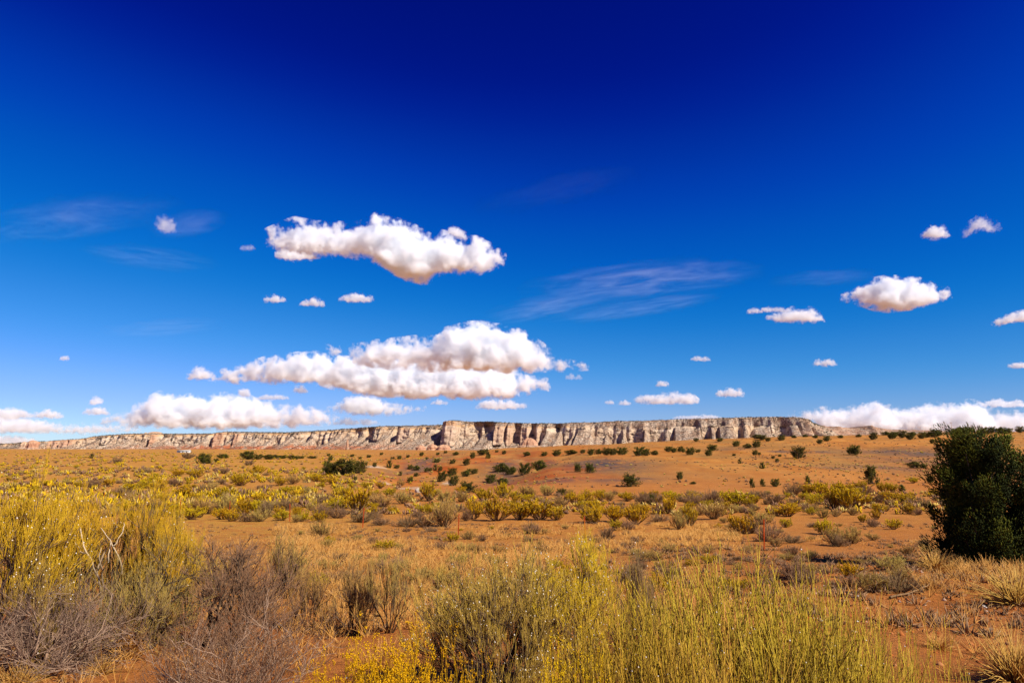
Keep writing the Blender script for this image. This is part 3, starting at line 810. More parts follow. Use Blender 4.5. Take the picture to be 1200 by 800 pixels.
def fit(parts, w, h, depth=None, keep_lean=True):
    """scale grown parts so that the whole plant is w wide and h tall"""
    P = np.concatenate([g.xyz() for g in parts])
    lo, hi = np.percentile(P, 0.7, 0), np.percentile(P, 99.3, 0)
    sx = w / (hi[0] - lo[0]); sz = h / max(hi[2], .05); sy = (depth or w) / (hi[1] - lo[1])
    return np.array([sx, sy, sz])

def bush(rng, n1=24, ang=62, L1=(.5, .9), n2=5, n3=4, tuft=3, K=(4, 3, 3), up=.35, r=(.016, .008, .0045), spread=.55, lean=(0, 0), lo=.25, wob=.13, tl=(.16, .26), tsize=.03, n4=0, s0=.25):
    """branches and foliage of a rounded desert shrub about 1 m across"""
    br, fo = Geo(), Geo()
    a = rng.uniform(0, 2 * np.pi, n1); th = np.radians(ang) * np.sqrt(rng.uniform(0.01, 1, n1))
    d = np.stack([np.sin(th) * np.cos(a) + lean[0], np.sin(th) * np.sin(a) + lean[1], np.cos(th)], 1)
    base = np.stack([np.cos(a) * .06 * rng.random(n1), np.sin(a) * .06 * rng.random(n1), np.full(n1, -.04)], 1)
    P1, D1 = grow(rng, base, d, rng.uniform(*L1, n1), K[0], up, wob)
    br.add(*tubes(P1, r[0], r[1], rng.uniform(0, .15, n1), .3)[:2], tone=tubes(P1, r[0], r[1], rng.uniform(0, .15, n1), .3)[2])
    b2, d2, _, t2 = branch(rng, P1, D1, n2, lo, 1, spread, up * .5)
    P2, D2 = grow(rng, b2, d2, rng.uniform(.2, .42, len(b2)), K[1], up, .15)
    V, Q, t = tubes(P2, r[1], r[2], .15, .45); br.add(V, Q, None, t)
    src, sd = P2, D2
    if n4:
        b3, d3, _, _ = branch(rng, P2, D2, n4, s0, 1, spread, up * .5)
        src, sd = grow(rng, b3, d3, rng.uniform(.10, .22, len(b3)), K[1], up, .15)
        V, Q, t = tubes(src, r[2], r[2] * .7, .3, .6); br.add(V, Q, None, t)
    b3, d3, _, _ = branch(rng, src, sd, n3, s0, 1, spread * .8, .5)
    P3, D3 = grow(rng, b3, d3, rng.uniform(*tl, len(b3)), K[2], .3, .12)
    tn = rng.uniform(.55, 1.0, len(b3))
    V, Q, t = tubes(P3, r[2] * .8, r[2] * .35, tn * .6, tn); fo.add(V, Q, None, t)
    ends = P3[:, -1], D3[:, -1]
    if tuft:
        b4, d4, i4, _ = branch(rng, P3, D3, tuft, .35, 1.0, .5, .3)
        V, T, t = tets(b4, d4, tsize * rng.uniform(1.2, 2.2, len(b4)), tsize * rng.uniform(.25, .4, len(b4)), np.clip(tn[i4] + rng.normal(size=len(b4)) * .12, 0, 1), int(rng.integers(1e6)))
        fo.add(V, None, T, t)
    return br, fo, ends

def meshes_of(br, fo, w, h, mb, mf, name, depth=None):
    s = fit([br, fo], w, h, depth)
    return br.mesh(name + "_branches", mb, br.xyz() * s), fo.mesh(name + "_foliage", mf, fo.xyz() * s), s

# templates, each 1 m wide and 1 m tall
def make_templates():
    T = dict(yellow=[], tan=[], grey=[])
    for i in range(6):
        rng = np.random.default_rng(300 + i)
        br, fo, _ = bush(rng, n1=24, ang=66, n2=5, n3=5, tuft=4, r=(.018, .010, .006), tsize=.050, tl=(.12, .24))
        T['yellow'].append(meshes_of(br, fo, 1, 1, MAT_GREY, MAT_YEL, "rabbitbrush")[:2])
    for i in range(5):
        rng = np.random.default_rng(330 + i)
        br, fo, _ = bush(rng, n1=26, ang=64, n2=5, n3=6, tuft=2, r=(.018, .010, .006), tsize=.035, tl=(.14, .28))
        T['tan'].append(meshes_of(br, fo, 1, 1, MAT_GREY, MAT_TAN, "tan_shrub")[:2])
    for i in range(5):
        rng = np.random.default_rng(350 + i)
        br, fo, _ = bush(rng, n1=30, ang=74, n2=6, n3=5, tuft=1, r=(.020, .011, .007), tsize=.03, tl=(.12, .24), up=.2)
        T['grey'].append(meshes_of(br, fo, 1, 1, MAT_GREY, MAT_GREY, "grey_shrub")[:2])
    return T
TPL = make_templates()
KIND = dict(yellow=("rabbitbrush", "yellow rabbitbrush"), tan=("tan_shrub", "tan shrub"), grey=("grey_shrub", "grey shrub"))
_rng = np.random.default_rng(77)

def put_bush(kind, x, y, z, w, h, label, group, yellow_mix=False):
    tb = TPL[kind][int(_rng.integers(len(TPL[kind])))]
    nm = KIND[kind][0]
    o = thing(nm, label, "shrub", (x, y, z - .03), float(_rng.uniform(0, 6.28)), group)
    o.scale = (w, w * float(_rng.uniform(.8, 1.1)), h)
    obj("branches", tb[0], o); obj("foliage", tb[1], o)
    return o

# ---- shrubs read off the photograph: kind, column, base row, width, height
Y_, T_, G_ = 'yellow', 'tan', 'grey'
SHRUBS = [
 (Y_,419,600,30,24),(Y_,402,598,12,14),(T_,449,594,28,14),(T_,472,590,20,13),(Y_,502,587,20,18),(T_,521,590,20,14),(G_,420,612,26,13),(G_,440,608,15,10),(G_,447,615,22,8),(G_,479,617,24,12),
 (G_,497,617,20,15),(T_,520,617,36,26),(G_,547,610,14,12),(Y_,555,608,20,18),(Y_,582,610,36,24),(Y_,568,588,20,13),(Y_,590,583,22,14),(G_,566,634,12,8),
 (T_,615,580,20,10),(T_,640,581,16,12),(Y_,603,587,12,10),(Y_,619,588,14,8),(Y_,632,609,40,18),(Y_,608,609,24,18),(Y_,653,609,20,13),(G_,622,625,20,12),(Y_,673,590,20,11),(Y_,687,588,18,12),
 (Y_,703,586,14,10),(T_,714,587,14,10),(Y_,735,587,18,9),(Y_,696,597,24,10),(Y_,698,613,28,17),(Y_,719,611,22,16),(G_,712,632,18,12),(Y_,721,621,14,10),(G_,733,620,16,10),(Y_,745,614,26,18),
 (G_,753,591,18,12),(G_,768,591,22,11),(Y_,787,586,18,9),(Y_,782,602,18,16),(G_,773,602,14,8),(G_,775,611,22,8),(T_,796,620,20,17),
 (G_,810,592,24,14),(Y_,812,588,18,10),(G_,834,591,22,14),(Y_,848,590,18,12),(Y_,865,592,26,14),(Y_,884,590,12,9),(G_,889,584,20,8),(G_,908,591,22,10),(G_,935,590,14,7),(G_,932,580,18,12),(Y_,944,580,16,10),
 (Y_,959,580,24,13),(Y_,976,596,28,20),(Y_,993,597,32,24),(Y_,957,592,18,12),(T_,837,608,24,18),(Y_,807,617,20,19),(Y_,829,594,14,7),(T_,860,601,14,9),(Y_,868,625,24,18),(G_,880,625,20,16),(T_,894,614,22,12),
 (G_,903,634,30,20),(Y_,920,618,12,9),(Y_,924,605,26,12),(T_,964,607,16,10),(Y_,965,626,20,14),(T_,979,639,24,18),(G_,982,640,16,12),(T_,998,637,20,16),(G_,928,636,22,8),
 (Y_,1010,574,22,9),(G_,1017,579,18,9),(Y_,1036,577,14,10),(Y_,1046,577,12,9),(Y_,1070,566,12,6),(Y_,1004,594,26,17),(G_,1024,590,18,11),(Y_,1040,588,20,11),(Y_,1060,592,20,12),(G_,1068,593,14,9),(G_,1082,593,16,10),
 (Y_,1094,581,14,7),(Y_,1066,602,16,11),(G_,1076,603,12,8),(Y_,1026,609,10,10),(Y_,1012,612,10,8),(Y_,1047,620,18,10),(G_,1023,617,12,8),(Y_,1000,582,18,9),(Y_,985,577,18,10),
 (Y_,214,585,32,14),(G_,235,581,10,12),(Y_,242,583,12,7),(Y_,265,585,26,12),(T_,232,602,20,16),(T_,246,602,18,14),(T_,265,602,26,20),(Y_,286,604,18,18),(Y_,300,604,14,15),(G_,312,606,18,17),(Y_,312,590,20,10),(G_,335,598,20,14),
 (Y_,335,580,16,9),(Y_,349,585,18,9),(G_,380,593,24,13),(G_,378,607,20,13),(G_,394,607,20,14),(Y_,394,593,12,9),(T_,343,567,18,9),(Y_,282,569,24,12),(G_,259,567,14,7),(Y_,301,557,20,10),(Y_,370,564,14,8),
 (Y_,389,567,12,7),(Y_,328,569,14,8),(Y_,377,571,12,5),(Y_,209,558,14,7),(T_,377,630,26,16),(Y_,152,578,22,10),(Y_,126,570,14,7),(Y_,170,572,14,8),(G_,110,573,18,9),(G_,142,583,20,10),(Y_,185,578,18,10),(Y_,178,566,16,8),(G_,165,588,16,9),
 (Y_,190,590,18,10),(G_,205,570,14,8),(Y_,230,560,16,8),(T_,246,575,16,9),(Y_,430,572,12,6),(Y_,445,572,9,6),(Y_,412,571,10,5),(T_,470,569,10,6),(T_,360,580,14,8),(Y_,405,583,16,10),(T_,432,586,18,10),(Y_,457,582,14,8),
 (G_,138,543,10,8),(G_,170,554,14,6),(G_,262,555,12,6),(G_,293,545,11,6),(G_,220,537,14,6),
 (T_,540,588,18,11),(G_,535,600,18,10),(Y_,540,578,12,7),(T_,560,596,14,9),(T_,655,596,20,12),(G_,640,594,16,9),(G_,660,588,16,10),(T_,745,598,16,9),(G_,730,600,16,9),(T_,880,604,14,8),(G_,945,598,16,8),(T_,912,604,14,8),
]
POSTS_W = [(10.72, 30), (3.75, 36), (-3.2, 42), (-10.2, 48), (-17.1, 54), (-24.2, 60), (-31.3, 66), (-38.4, 72), (-45.6, 78)]
POSTS_PX = [CX + F * x / y for x, y in POSTS_W]
ORD = "first second third fourth fifth sixth seventh eighth ninth tenth eleventh twelfth thirteenth fourteenth fifteenth sixteenth seventeenth eighteenth nineteenth twentieth".split()

def zone_of(px, x, y):
    fy = 30 + (10.72 - x) * 6.0 / 6.97                # the fence line's depth at this x
    side = "beyond" if y > fy else "before"
    if px > POSTS_PX[0] + 4: seg = "right of the tallest red post"
    else:
        k = sum(1 for p in POSTS_PX[:6] if px < p)
        seg = ["", "between first and second red posts", "between second and third red posts", "between third and fourth red posts", "between fourth and fifth red posts", "between fifth and sixth red posts", "left of the sixth red post"][k]
    return side, seg, y - fy

def place_shrubs():
    rows = []
    for (k, px, py, w, h) in SHRUBS:
        x, y, z = hit(px, py)
        u = y / F
        rows.append([k, px, py, x, y, z, w * u * 1.12, h * u * 1.22])
    # more of the same growing between them, thinner to the right
    rng = np.random.default_rng(11)
    tries = 0
    have = {k: sum(1 for r in rows if r[0] == k) for k in KIND}
    extra = dict(yellow=150, tan=70, grey=90)
    while sum(extra.values()) and tries < 20000:
        tries += 1
        px = rng.uniform(-20, 1110); py = rng.uniform(548, 612)
        if px > 400 and (py < 579 or py > 606): continue
        if px > 400 and rng.random() < .35: continue
        if px <= 400 and rng.random() < .25 * (py < 560): continue
        k = rng.choice(list(KIND), p=[.5, .2, .3])
        if extra[k] <= 0: continue
        if any(abs(px - r[1]) < 8 and abs(py - r[2]) < 4 for r in rows): continue
        x, y, z = hit(px, py)
        s = rng.uniform(.7, 1.25) * (1.0 if px > 400 else 1.15)
        rows.append([k, px, py, x, y, z, s * rng.uniform(1.0, 1.35), s * (.62 if k == 'grey' else .75)]); extra[k] -= 1
    # low clumps in the dry grass on the near side of the fence
    n_low = 0
    while n_low < 150:
        px = rng.uniform(330, 1130); py = rng.uniform(612, 694)
        if px > 1060 and py > 655: continue
        if any(abs(px - r[1]) < 11 and abs(py - r[2]) < 5 for r in rows): continue
        x, y, z = hit(px, py)
        k = rng.choice(list(KIND), p=[.12, .50, .38]); s = rng.uniform(.25, .62)
        rows.append([k, px, py, x, y, z, s * rng.uniform(1.1, 1.6), s * rng.uniform(.6, .85)]); n_low += 1
    zones = {}
    for r in rows:
        side, seg, d = zone_of(r[1], r[3], r[4])
        band = "" if side == "before" else ("near the fence" if d < 22 else "midway back" if d < 50 else "far back")
        zones.setdefault((r[0], side, seg, band), []).append(r)
    for (k, side, seg, band), rs in zones.items():
        rs.sort(key=lambda r: r[1])
        for i, r in enumerate(rs):
            n = len(rs)
            j = f"{ORD[i]} from left" if i < n - i - 1 else f"{ORD[n - 1 - i]} from right"
            if i >= 20 and n - i > 20: j = "among the middle ones"
            where = f"{side} the fence" if side == "before" else ("just beyond the fence" if band == "near the fence" else band)
            lab = f"{KIND[k][1]} {where}, {seg}, {j}"
            put_bush(k, *r[3:8], lab, f"{KIND[k][1]}s on the plain")
place_shrubs()

# ------------------------------------------------------------------ far low shrubs nobody could count
def far_brush():
    rng = np.random.default_rng(21)
    pts = []
    def scatter(n, pxr, yr, kinds, keep=None, size=(.5, 1.0)):
        y = np.exp(rng.uniform(np.log(yr[0]), np.log(yr[1]), n)) if yr[1] / yr[0] > 1.5 else rng.uniform(*yr, n)
        px = rng.uniform(*pxr, n)
        x = (px - CX) / F * y
        cl = fbm2(x / 14.0, y / 30.0, 55, 3)
        ok = cl > rng.uniform(-.5, .3, n)
        if keep is not None: ok &= keep(px, x, y)
        x, y = x[ok], y[ok]
        for a, b in zip(x, y): pts.append((a, b, rng.uniform(*size), rng.choice(3, p=kinds)))
    scatter(5200, (-90, 420), (70, 760), (.62, .14, .24), None, (.55, 1.2))
    scatter(900, (400, 520), (110, 500), (.45, .3, .25), None, (.4, .8))
    scatter(900, (400, 1110), (62, 100), (.35, .3, .35), None, (.35, .7))
    scatter(3800, (500, 1300), (115, 430), (.05, .40, .55), None, (.15, .5))
    scatter(1400, (860, 1300), (120, 300), (.04, .16, .8), lambda px, x, y: fbm2(x / 20, y / 30, 58, 3) > .05, (.25, .6))
    P = np.array([p[:3] for p in pts]); kd = np.array([p[3] for p in pts])
    z = ground(P[:, 0], P[:, 1])
    for kk, (nm, mat, lab) in enumerate((("far_rabbitbrush", MAT_YEL, "yellow rabbitbrush scattered far over the straw plain"), ("far_tan_brush", MAT_TAN, "low tan brush scattered over the plain and hillside"),
                                         ("far_grey_brush", MAT_GREY, "low dark grey brush scattered over the plain and hillside"))):
        q = kd == kk; n = int(q.sum()); m = 12
        a = rng.uniform(0, 2 * np.pi, (n, m)); th = np.arccos(rng.uniform(0.02, 1, (n, m)))
        R = P[q, 2][:, None]
        dx, dy, dz = np.sin(th) * np.cos(a), np.sin(th) * np.sin(a), np.cos(th)
        rr = rng.uniform(.45, 1, (n, m)) * (1 + .3 * n2(a * 2, P[q, 0][:, None]))
        C = np.stack([P[q, 0][:, None] + dx * R * rr * .75, P[q, 1][:, None] + dy * R * rr * .75, z[q][:, None] + dz * R * rr * .75 + .03], -1).reshape(-1, 3)
        D = np.stack([dx, dy, dz + .9], -1).reshape(-1, 3) + rng.normal(size=(n * m, 3)) * .3
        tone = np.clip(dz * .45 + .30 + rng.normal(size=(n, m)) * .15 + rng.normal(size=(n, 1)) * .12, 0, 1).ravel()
        RR = np.repeat(R[:, 0], m)
        V, T, t = tets(C, D, RR * rng.uniform(.45, .85, n * m), RR * rng.uniform(.12, .22, n * m), tone, 5)
        obj(nm, mesh(nm, V, None, T, attrs=dict(tone=t), mat=mat), kind="stuff", label=lab)
far_brush()

# ------------------------------------------------------------------ dry grass, low clumps, clods
def ground_cover():
    rng = np.random.default_rng(31)
    def area(n, pxr, yr, dens=None, seed=1, thr=(-.35, .35)):
        y = np.sqrt(rng.uniform(yr[0] ** 2, yr[1] ** 2, n)); px = rng.uniform(*pxr, n)
        x = (px - CX) / F * y
        ok = fbm2(x / 2.6, y / 3.6, seed, 3) * .8 + fbm2(x / 7.0, y / 11.0, seed + 90, 3) * .9 > rng.uniform(*thr, n)
        return np.stack([x[ok], y[ok]], 1)
    A = np.concatenate([area(9500, (330, 860), (9, 50), seed=41, thr=(-.2, .45)), area(1900, (780, 1260), (9, 40), seed=42, thr=(0, .5)), area(2200, (-60, 420), (10, 50), seed=43), area(450, (250, 1250), (5, 14), seed=44, thr=(0, .5)),
                        area(330, (1060, 1210), (14, 20), seed=45, thr=(-.3, .4)), area(90, (-80, 300), (5, 9.5), seed=46, thr=(0, .5))])
    z = ground(A[:, 0], A[:, 1])
    m = 8
    n = len(A)
    hgt = rng.uniform(.16, .42, n) * (1 + .4 * fbm2(A[:, 0] / 3, A[:, 1] / 3, 47))
    a = rng.uniform(0, 2 * np.pi, (n, m)); ln = rng.uniform(.05, .75, (n, m))
    b = np.stack([A[:, :1] + np.cos(a) * .05, A[:, 1:2] + np.sin(a) * .05, np.repeat(z[:, None], m, 1)], -1).reshape(-1, 3)
    d = np.stack([np.cos(a) * ln, np.sin(a) * ln, np.ones_like(a)], -1).reshape(-1, 3)
    L = np.repeat(hgt, m) * rng.uniform(.6, 1.2, n * m)
    yy = np.repeat(A[:, 1], m)
    gg = Geo()
    for K, q in ((3, yy < 24), (2, yy >= 24)):
        P, _ = grow(rng, b[q], d[q], L[q], K, -.5, .12)
        wd = .0035 + .00024 * yy[q]
        V, Q, t = tubes(P, wd, wd * .25, rng.uniform(0, .5, len(wd)), rng.uniform(.4, 1, len(wd))); gg.add(V, Q, None, t)
    obj("dry_grass", gg.mesh("dry_grass", MAT_STRAW), kind="stuff", label="straw-coloured dry grass tufts over the orange sand")
    # low grey-brown cushions
    B = np.concatenate([area(5200, (330, 1260), (9, 52), seed=51, thr=(-.3, .5)), area(700, (-60, 400), (8, 50), seed=52), area(700, (880, 1230), (9, 26), seed=53)])
    z = ground(B[:, 0], B[:, 1]); n = len(B); m = 11
    R = rng.uniform(.07, .22, n)[:, None]
    a = rng.uniform(0, 2 * np.pi, (n, m)); th = np.arccos(rng.uniform(0.05, 1, (n, m)))
    dx, dy, dz = np.sin(th) * np.cos(a), np.sin(th) * np.sin(a), np.cos(th)
    C = np.stack([B[:, :1] + dx * R * .8, B[:, 1:2] + dy * R * .8, z[:, None] + dz * R * .6], -1).reshape(-1, 3)
    RR = np.repeat(R[:, 0], m)
    V, T, t = tets(C, np.stack([dx, dy, dz + .4], -1).reshape(-1, 3) + rng.normal(size=(n * m, 3)) * .4, RR * 1.0, RR * .09, rng.uniform(.1, .9, n * m), 8)
    obj("low_brush", mesh("low_brush", V, None, T, attrs=dict(tone=t), mat=MAT_GREY), kind="stuff", label="low grey-brown brush cushions between the grass tufts")
    # clods and small stones
    Cc = np.concatenate([area(5000, (860, 1300), (6, 26), seed=61, thr=(-.6, .3)), area(3500, (-60, 900), (5, 34), seed=62, thr=(-.2, .5))])
    z = ground(Cc[:, 0], Cc[:, 1]); n = len(Cc)
    V0 = np.array([[1, 0, 0], [0, 1, 0], [-1, 0, 0], [0, -1, 0], [0, 0, .7], [0, 0, -.7]], float)
    T0 = np.array([[0, 1, 4], [1, 2, 4], [2, 3, 4], [3, 0, 4], [1, 0, 5], [2, 1, 5], [3, 2, 5], [0, 3, 5]])
    s = (.012 + .05 * rng.random(n) ** 3.0)[:, None, None]
    V = V0[None] * s * rng.uniform(.6, 1.4, (n, 6, 3)) + np.concatenate([Cc, z[:, None]], 1)[:, None]
    T = (T0[None] + np.arange(n)[:, None, None] * 6).reshape(-1, 3)
    k = M("clod"); k.b.inputs["Roughness"].default_value = 1
    obj("soil_clods", mesh("soil_clods", V.reshape(-1, 3), None, T, attrs=dict(tone=np.repeat(rng.random(n), 6)), mat=k.color(k.ramp(k.attr("tone"), [(0, (.25, .075, .03)), (.7, (.47, .17, .065)), (.9, (.5, .24, .12)), (1, (.55, .42, .33))]))),
        kind="stuff", label="clods and small stones strewn over the orange sand")
ground_cover()

# ------------------------------------------------------------------ junipers
def juniper(rng, H, R, lobes, per, spray, flat=2.2, low=.0, conic=.0):
    """trunk and limbs, and a crown of upright spray clumps; H tall, R radius"""
    tr, cr = Geo(), Geo()
    n = lobes
    z = rng.uniform(low, .97, n)
    prof = np.clip(1 - np.abs((z - .38) / np.where(z > .38, .62, .58)) ** flat, .02, 1) ** .5 * (1 - conic * z)
    a = rng.uniform(0, 2 * np.pi, n)
    q = np.sqrt(rng.uniform(.12, 1, n)) * .86 * rng.choice([1, 1, 1.12], n)
    C = np.stack([np.cos(a) * q * prof * R, np.sin(a) * q * prof * R, z * H * .93 + H * .03], 1)
    d = unit(np.stack([np.cos(a) * q * .75, np.sin(a) * q * .75, np.full(n, 1.0)], 1))
    size = R * rng.uniform(.14, .32, n)
    # limbs run from the trunk to the clumps
    K = 5
    k = min(n, 46)
    t = np.linspace(0, 1, K)[None, :, None]
    st = np.stack([0 * a, 0 * a, np.clip(z * H * .45, .05 * H, None)], 1)
    P = st[:k, None] * (1 - t) + C[:k, None] * t + np.sin(t * np.pi) * np.array([0, 0, -.06 * H])
    V, Q, tn = tubes(P, .022 * R * 1.4, .006 * R, .2, .8, 4); tr.add(V, Q, None, tn)
    tp = np.stack([.05 * R * np.sin(np.linspace(0, 4, 7)), .05 * R * np.cos(np.linspace(0, 3, 7)), np.linspace(-.04, .75, 7) * H], 1)[None]
    V, Q, tn = tubes(tp, .11 * R, .02 * R, .3, .7, 8); tr.add(V, Q, None, tn)
    m = per
    g = rng.normal(size=(n, m, 3)); g = unit(g) * rng.uniform(.25, 1.0, (n, m, 1)) ** .6
    ax = d[:, None]
    al = (g * ax).sum(-1, keepdims=True)
    g = g + ax * al * 1.3                                      # stretched along the clump's axis
    pos = (C[:, None] + g * size[:, None, None]).reshape(-1, 3)
    sd = (g + ax * 1.1 + rng.normal(size=g.shape) * .35).reshape(-1, 3)
    tone = np.clip(.5 + .45 * (np.linalg.norm(g, axis=-1) - .8) + .1 * rng.normal(size=(n, m)) + .25 * rng.normal(size=(n, 1)), 0, 1).ravel()  # outer sprays painted brighter as sunlit tips, inner ones darker
    pos[:, 2] = np.maximum(pos[:, 2], .02 * H)
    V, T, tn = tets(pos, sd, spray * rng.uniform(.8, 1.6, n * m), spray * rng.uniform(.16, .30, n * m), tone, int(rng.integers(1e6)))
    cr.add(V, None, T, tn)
    return tr, cr

JT = []
for i, (fl, cn, lo, lb) in enumerate([(2.2, .0, .0, 40), (2.6, .05, .02, 46), (2.0, .1, .0, 36), (2.4, .0, .12, 40), (1.7, .45, .0, 34), (1.4, .7, .0, 30)]):
    rng = np.random.default_rng(500 + i)
    tr, cr = juniper(rng, 1.0, .5, lb, 34, .085, fl, lo, cn)
    s = fit([cr], 1, 1)
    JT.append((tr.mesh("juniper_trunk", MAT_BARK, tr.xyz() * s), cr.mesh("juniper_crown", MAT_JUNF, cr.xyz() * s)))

JUNIPERS = {   # zone: (phrase, [(column, base row, width, height, shape)])
 "clump": ("wide dark juniper in the clump on the left plain", [(386,556,15,12,0),(402,556,27,17,1),(420,554,18,14,0)]),
 "plain": ("small dark juniper on the straw plain left of the clump", [(383,548,8,8,0),(387,540,5,6,0),(385,534,4,3,0),(239,543,13,11,1),(253,541,6,4,0),(261,537,12,5,1),(290,538,15,9,1),(303,538,9,6,0),(314,538,11,5,1),(322,537,6,4,0),(330,537,11,4,1),
            (343,538,12,4,1),(107,537,4,5,2),(352,537,8,3,1),(366,537,10,3,1)]),
 "shelf": ("small round juniper on the shelf under the tall buttress, behind the washes", [(413,535,5,3,0),(460,538,5,3,0),(468,538,5,4,0),(494,534,5,4,0),(512,542,7,5,0),(513,533,4,3,0),(531,543,7,5,0),(547,545,8,7,0),(534,533,7,4,1),(554,537,6,7,0),(564,533,9,6,1),
            (572,537,6,7,2),(591,532,5,4,0),(422,538,4,3,0),(432,536,5,3,0),(447,533,4,3,0),(478,536,4,3,0),(500,538,3,3,0),(522,531,4,3,0),(582,530,4,3,0),(570,530,5,4,0)]),
 "wash": ("juniper among the red washes in the middle distance", [(456,548,6,8,2),(439,547,5,5,0),(465,549,6,4,0),(481,550,6,5,0),(488,551,8,5,1),(500,553,5,5,0),(504,552,5,4,0),(510,551,5,6,2),(516,552,5,5,0),(518,564,11,12,0),(530,557,11,8,0),(531,569,11,11,0),(545,558,9,6,1),(549,554,5,5,0),
            (556,555,8,6,0),(548,577,19,13,3),(576,566,12,9,0),(589,567,12,7,1),(587,553,17,9,1),(598,556,11,9,0),(416,563,4,5,0),(469,557,4,5,2),(481,565,7,6,0),(488,558,5,4,0),(601,554,7,6,0),(615,556,14,12,0),(631,551,16,11,1)]),
 "row": ("juniper in the long row along the crest behind the grey gravel", [(638,534,7,5,0),(653,534,10,7,0),(617,534,8,5,1),(669,532,14,5,1),(683,531,6,4,0),(693,533,8,7,0),(701,532,8,6,1),(711,533,10,8,0),(719,533,9,7,0),(729,533,12,8,0),(750,534,13,10,0),(758,534,8,8,0),(767,533,8,5,1),
            (784,529,9,6,0),(790,530,7,5,0),(798,529,7,6,0),(809,533,10,8,0),(818,530,6,4,0),(816,517,6,4,0),(835,528,10,7,0),(831,534,8,7,0),(801,530,4,4,0)]),
 "hill": ("juniper on the smooth orange hillside", [(677,553,8,10,3),(691,554,11,11,3),(739,570,19,14,3),(797,562,7,9,0),(658,580,11,8,0),(763,591,8,11,4),(936,537,15,13,0),(998,532,9,8,0),(885,533,6,6,0),(890,533,4,3,0),(860,534,4,3,0),(911,541,4,4,0),
            (906,537,4,3,0),(914,535,4,3,0),(867,543,4,5,2),(893,549,6,7,2),(882,571,6,10,4),(894,570,6,8,4),(910,570,10,8,0),(947,567,6,9,5),(1003,533,10,10,0),(1071,548,12,7,1),(1081,548,7,5,1),(1022,567,14,19,4),(1090,566,7,8,0),(1057,577,8,9,5),(1092,519,5,5,0),(812,567,7,3,1)]),
 "skyline": ("juniper on the ridge line below the far low ridge", [(844,517,7,4,0),(863,523,8,6,0),(876,525,9,5,1),(887,524,9,7,0),(887,514,9,5,1),(894,515,9,5,0),(900,517,6,4,0),(916,516,8,6,0),(961,520,6,5,0),(970,517,8,6,0),(943,512,7,3,1),(1024,515,9,8,0),(1038,510,9,4,1),(1046,514,9,7,0),(1049,512,9,6,0),
            (1058,513,9,8,0),(1067,515,10,8,0),(1069,510,8,4,1),(1081,514,8,7,0),(1087,512,9,6,0),(1095,512,11,9,0),(1100,511,9,6,0),(930,513,6,3,1),(955,513,6,3,1),(985,513,6,3,1),(1006,512,6,3,1)]),
 "behind": ("juniper on the ridge line behind the big dark junipers", [(1122,508,20,7,1),(1132,508,16,8,0),(1152,511,9,10,0),(1162,508,11,7,0),(1172,508,13,7,1),(1181,508,10,7,0),(1196,507,9,7,0),(1205,507,9,6,0)]),
}
def far_junipers():
    rng = np.random.default_rng(61)
    for zone, (phrase, rows) in JUNIPERS.items():
        rows = sorted(rows); n = len(rows)
        for i, (px, py, w, h, sh) in enumerate(rows):
            x, y, z = hit(px, py)
            y0 = y
            if y > 440 and px > 560: y = 440.0; x = (px - CX) / F * y; z = float(ground(x, y))
            u = y / F
            side = f"{ORD[i]} from left" if i < n - i - 1 else f"{ORD[n-1-i]} from right"
            o = thing("juniper_tree", f"{phrase}, {side}", "juniper", (x, y, z - .05), float(rng.uniform(0, 6.28)), "junipers dotting the far ground")
            o.scale = (w * u * 1.08, w * u * float(rng.uniform(.85, 1.25)), h * u * float(rng.uniform(1.0, 1.16)))
            o.rotation_euler = (float(rng.normal() * .07), float(rng.normal() * .07), float(rng.uniform(-.5, .5)))
            a = JT[sh]
            obj("trunk", a[0], o); obj("crown", a[1], o)
far_junipers()

def big_juniper(cx, base, w, h, seed, label, D=21.0, lobes=125, per=390, spray=.072):
    rng = np.random.default_rng(seed)
    u = D / F
    x = (cx - CX) / F * D; z = float(ground(x, D))
    tr, cr = juniper(rng, h * u, w * u / 2, lobes, per, spray, 4.5, 0.0, 0.08)
    # tufts that stand out at the skirts and the crown's edge
    s = fit([cr], w * u, h * u)
    o = thing("juniper_tree", label, "juniper", (x, D, z - .05))
    obj("trunk", tr.mesh("juniper_trunk", MAT_BARK, tr.xyz() * s), o)
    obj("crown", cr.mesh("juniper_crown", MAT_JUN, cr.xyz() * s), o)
big_juniper(1137, 657, 92, 149, 71, "big dark green juniper standing nearest, its crown reaching the skyline")
big_juniper(1222, 660, 88, 140, 72, "second big dark juniper, cut by the right edge of the photo", D=20.5, lobes=90, per=170, spray=.105)
big_juniper(1093, 645, 16, 32, 73, "small dark juniper sprig against the left foot of the biggest juniper", D=21.5, lobes=26, per=110, spray=.07)

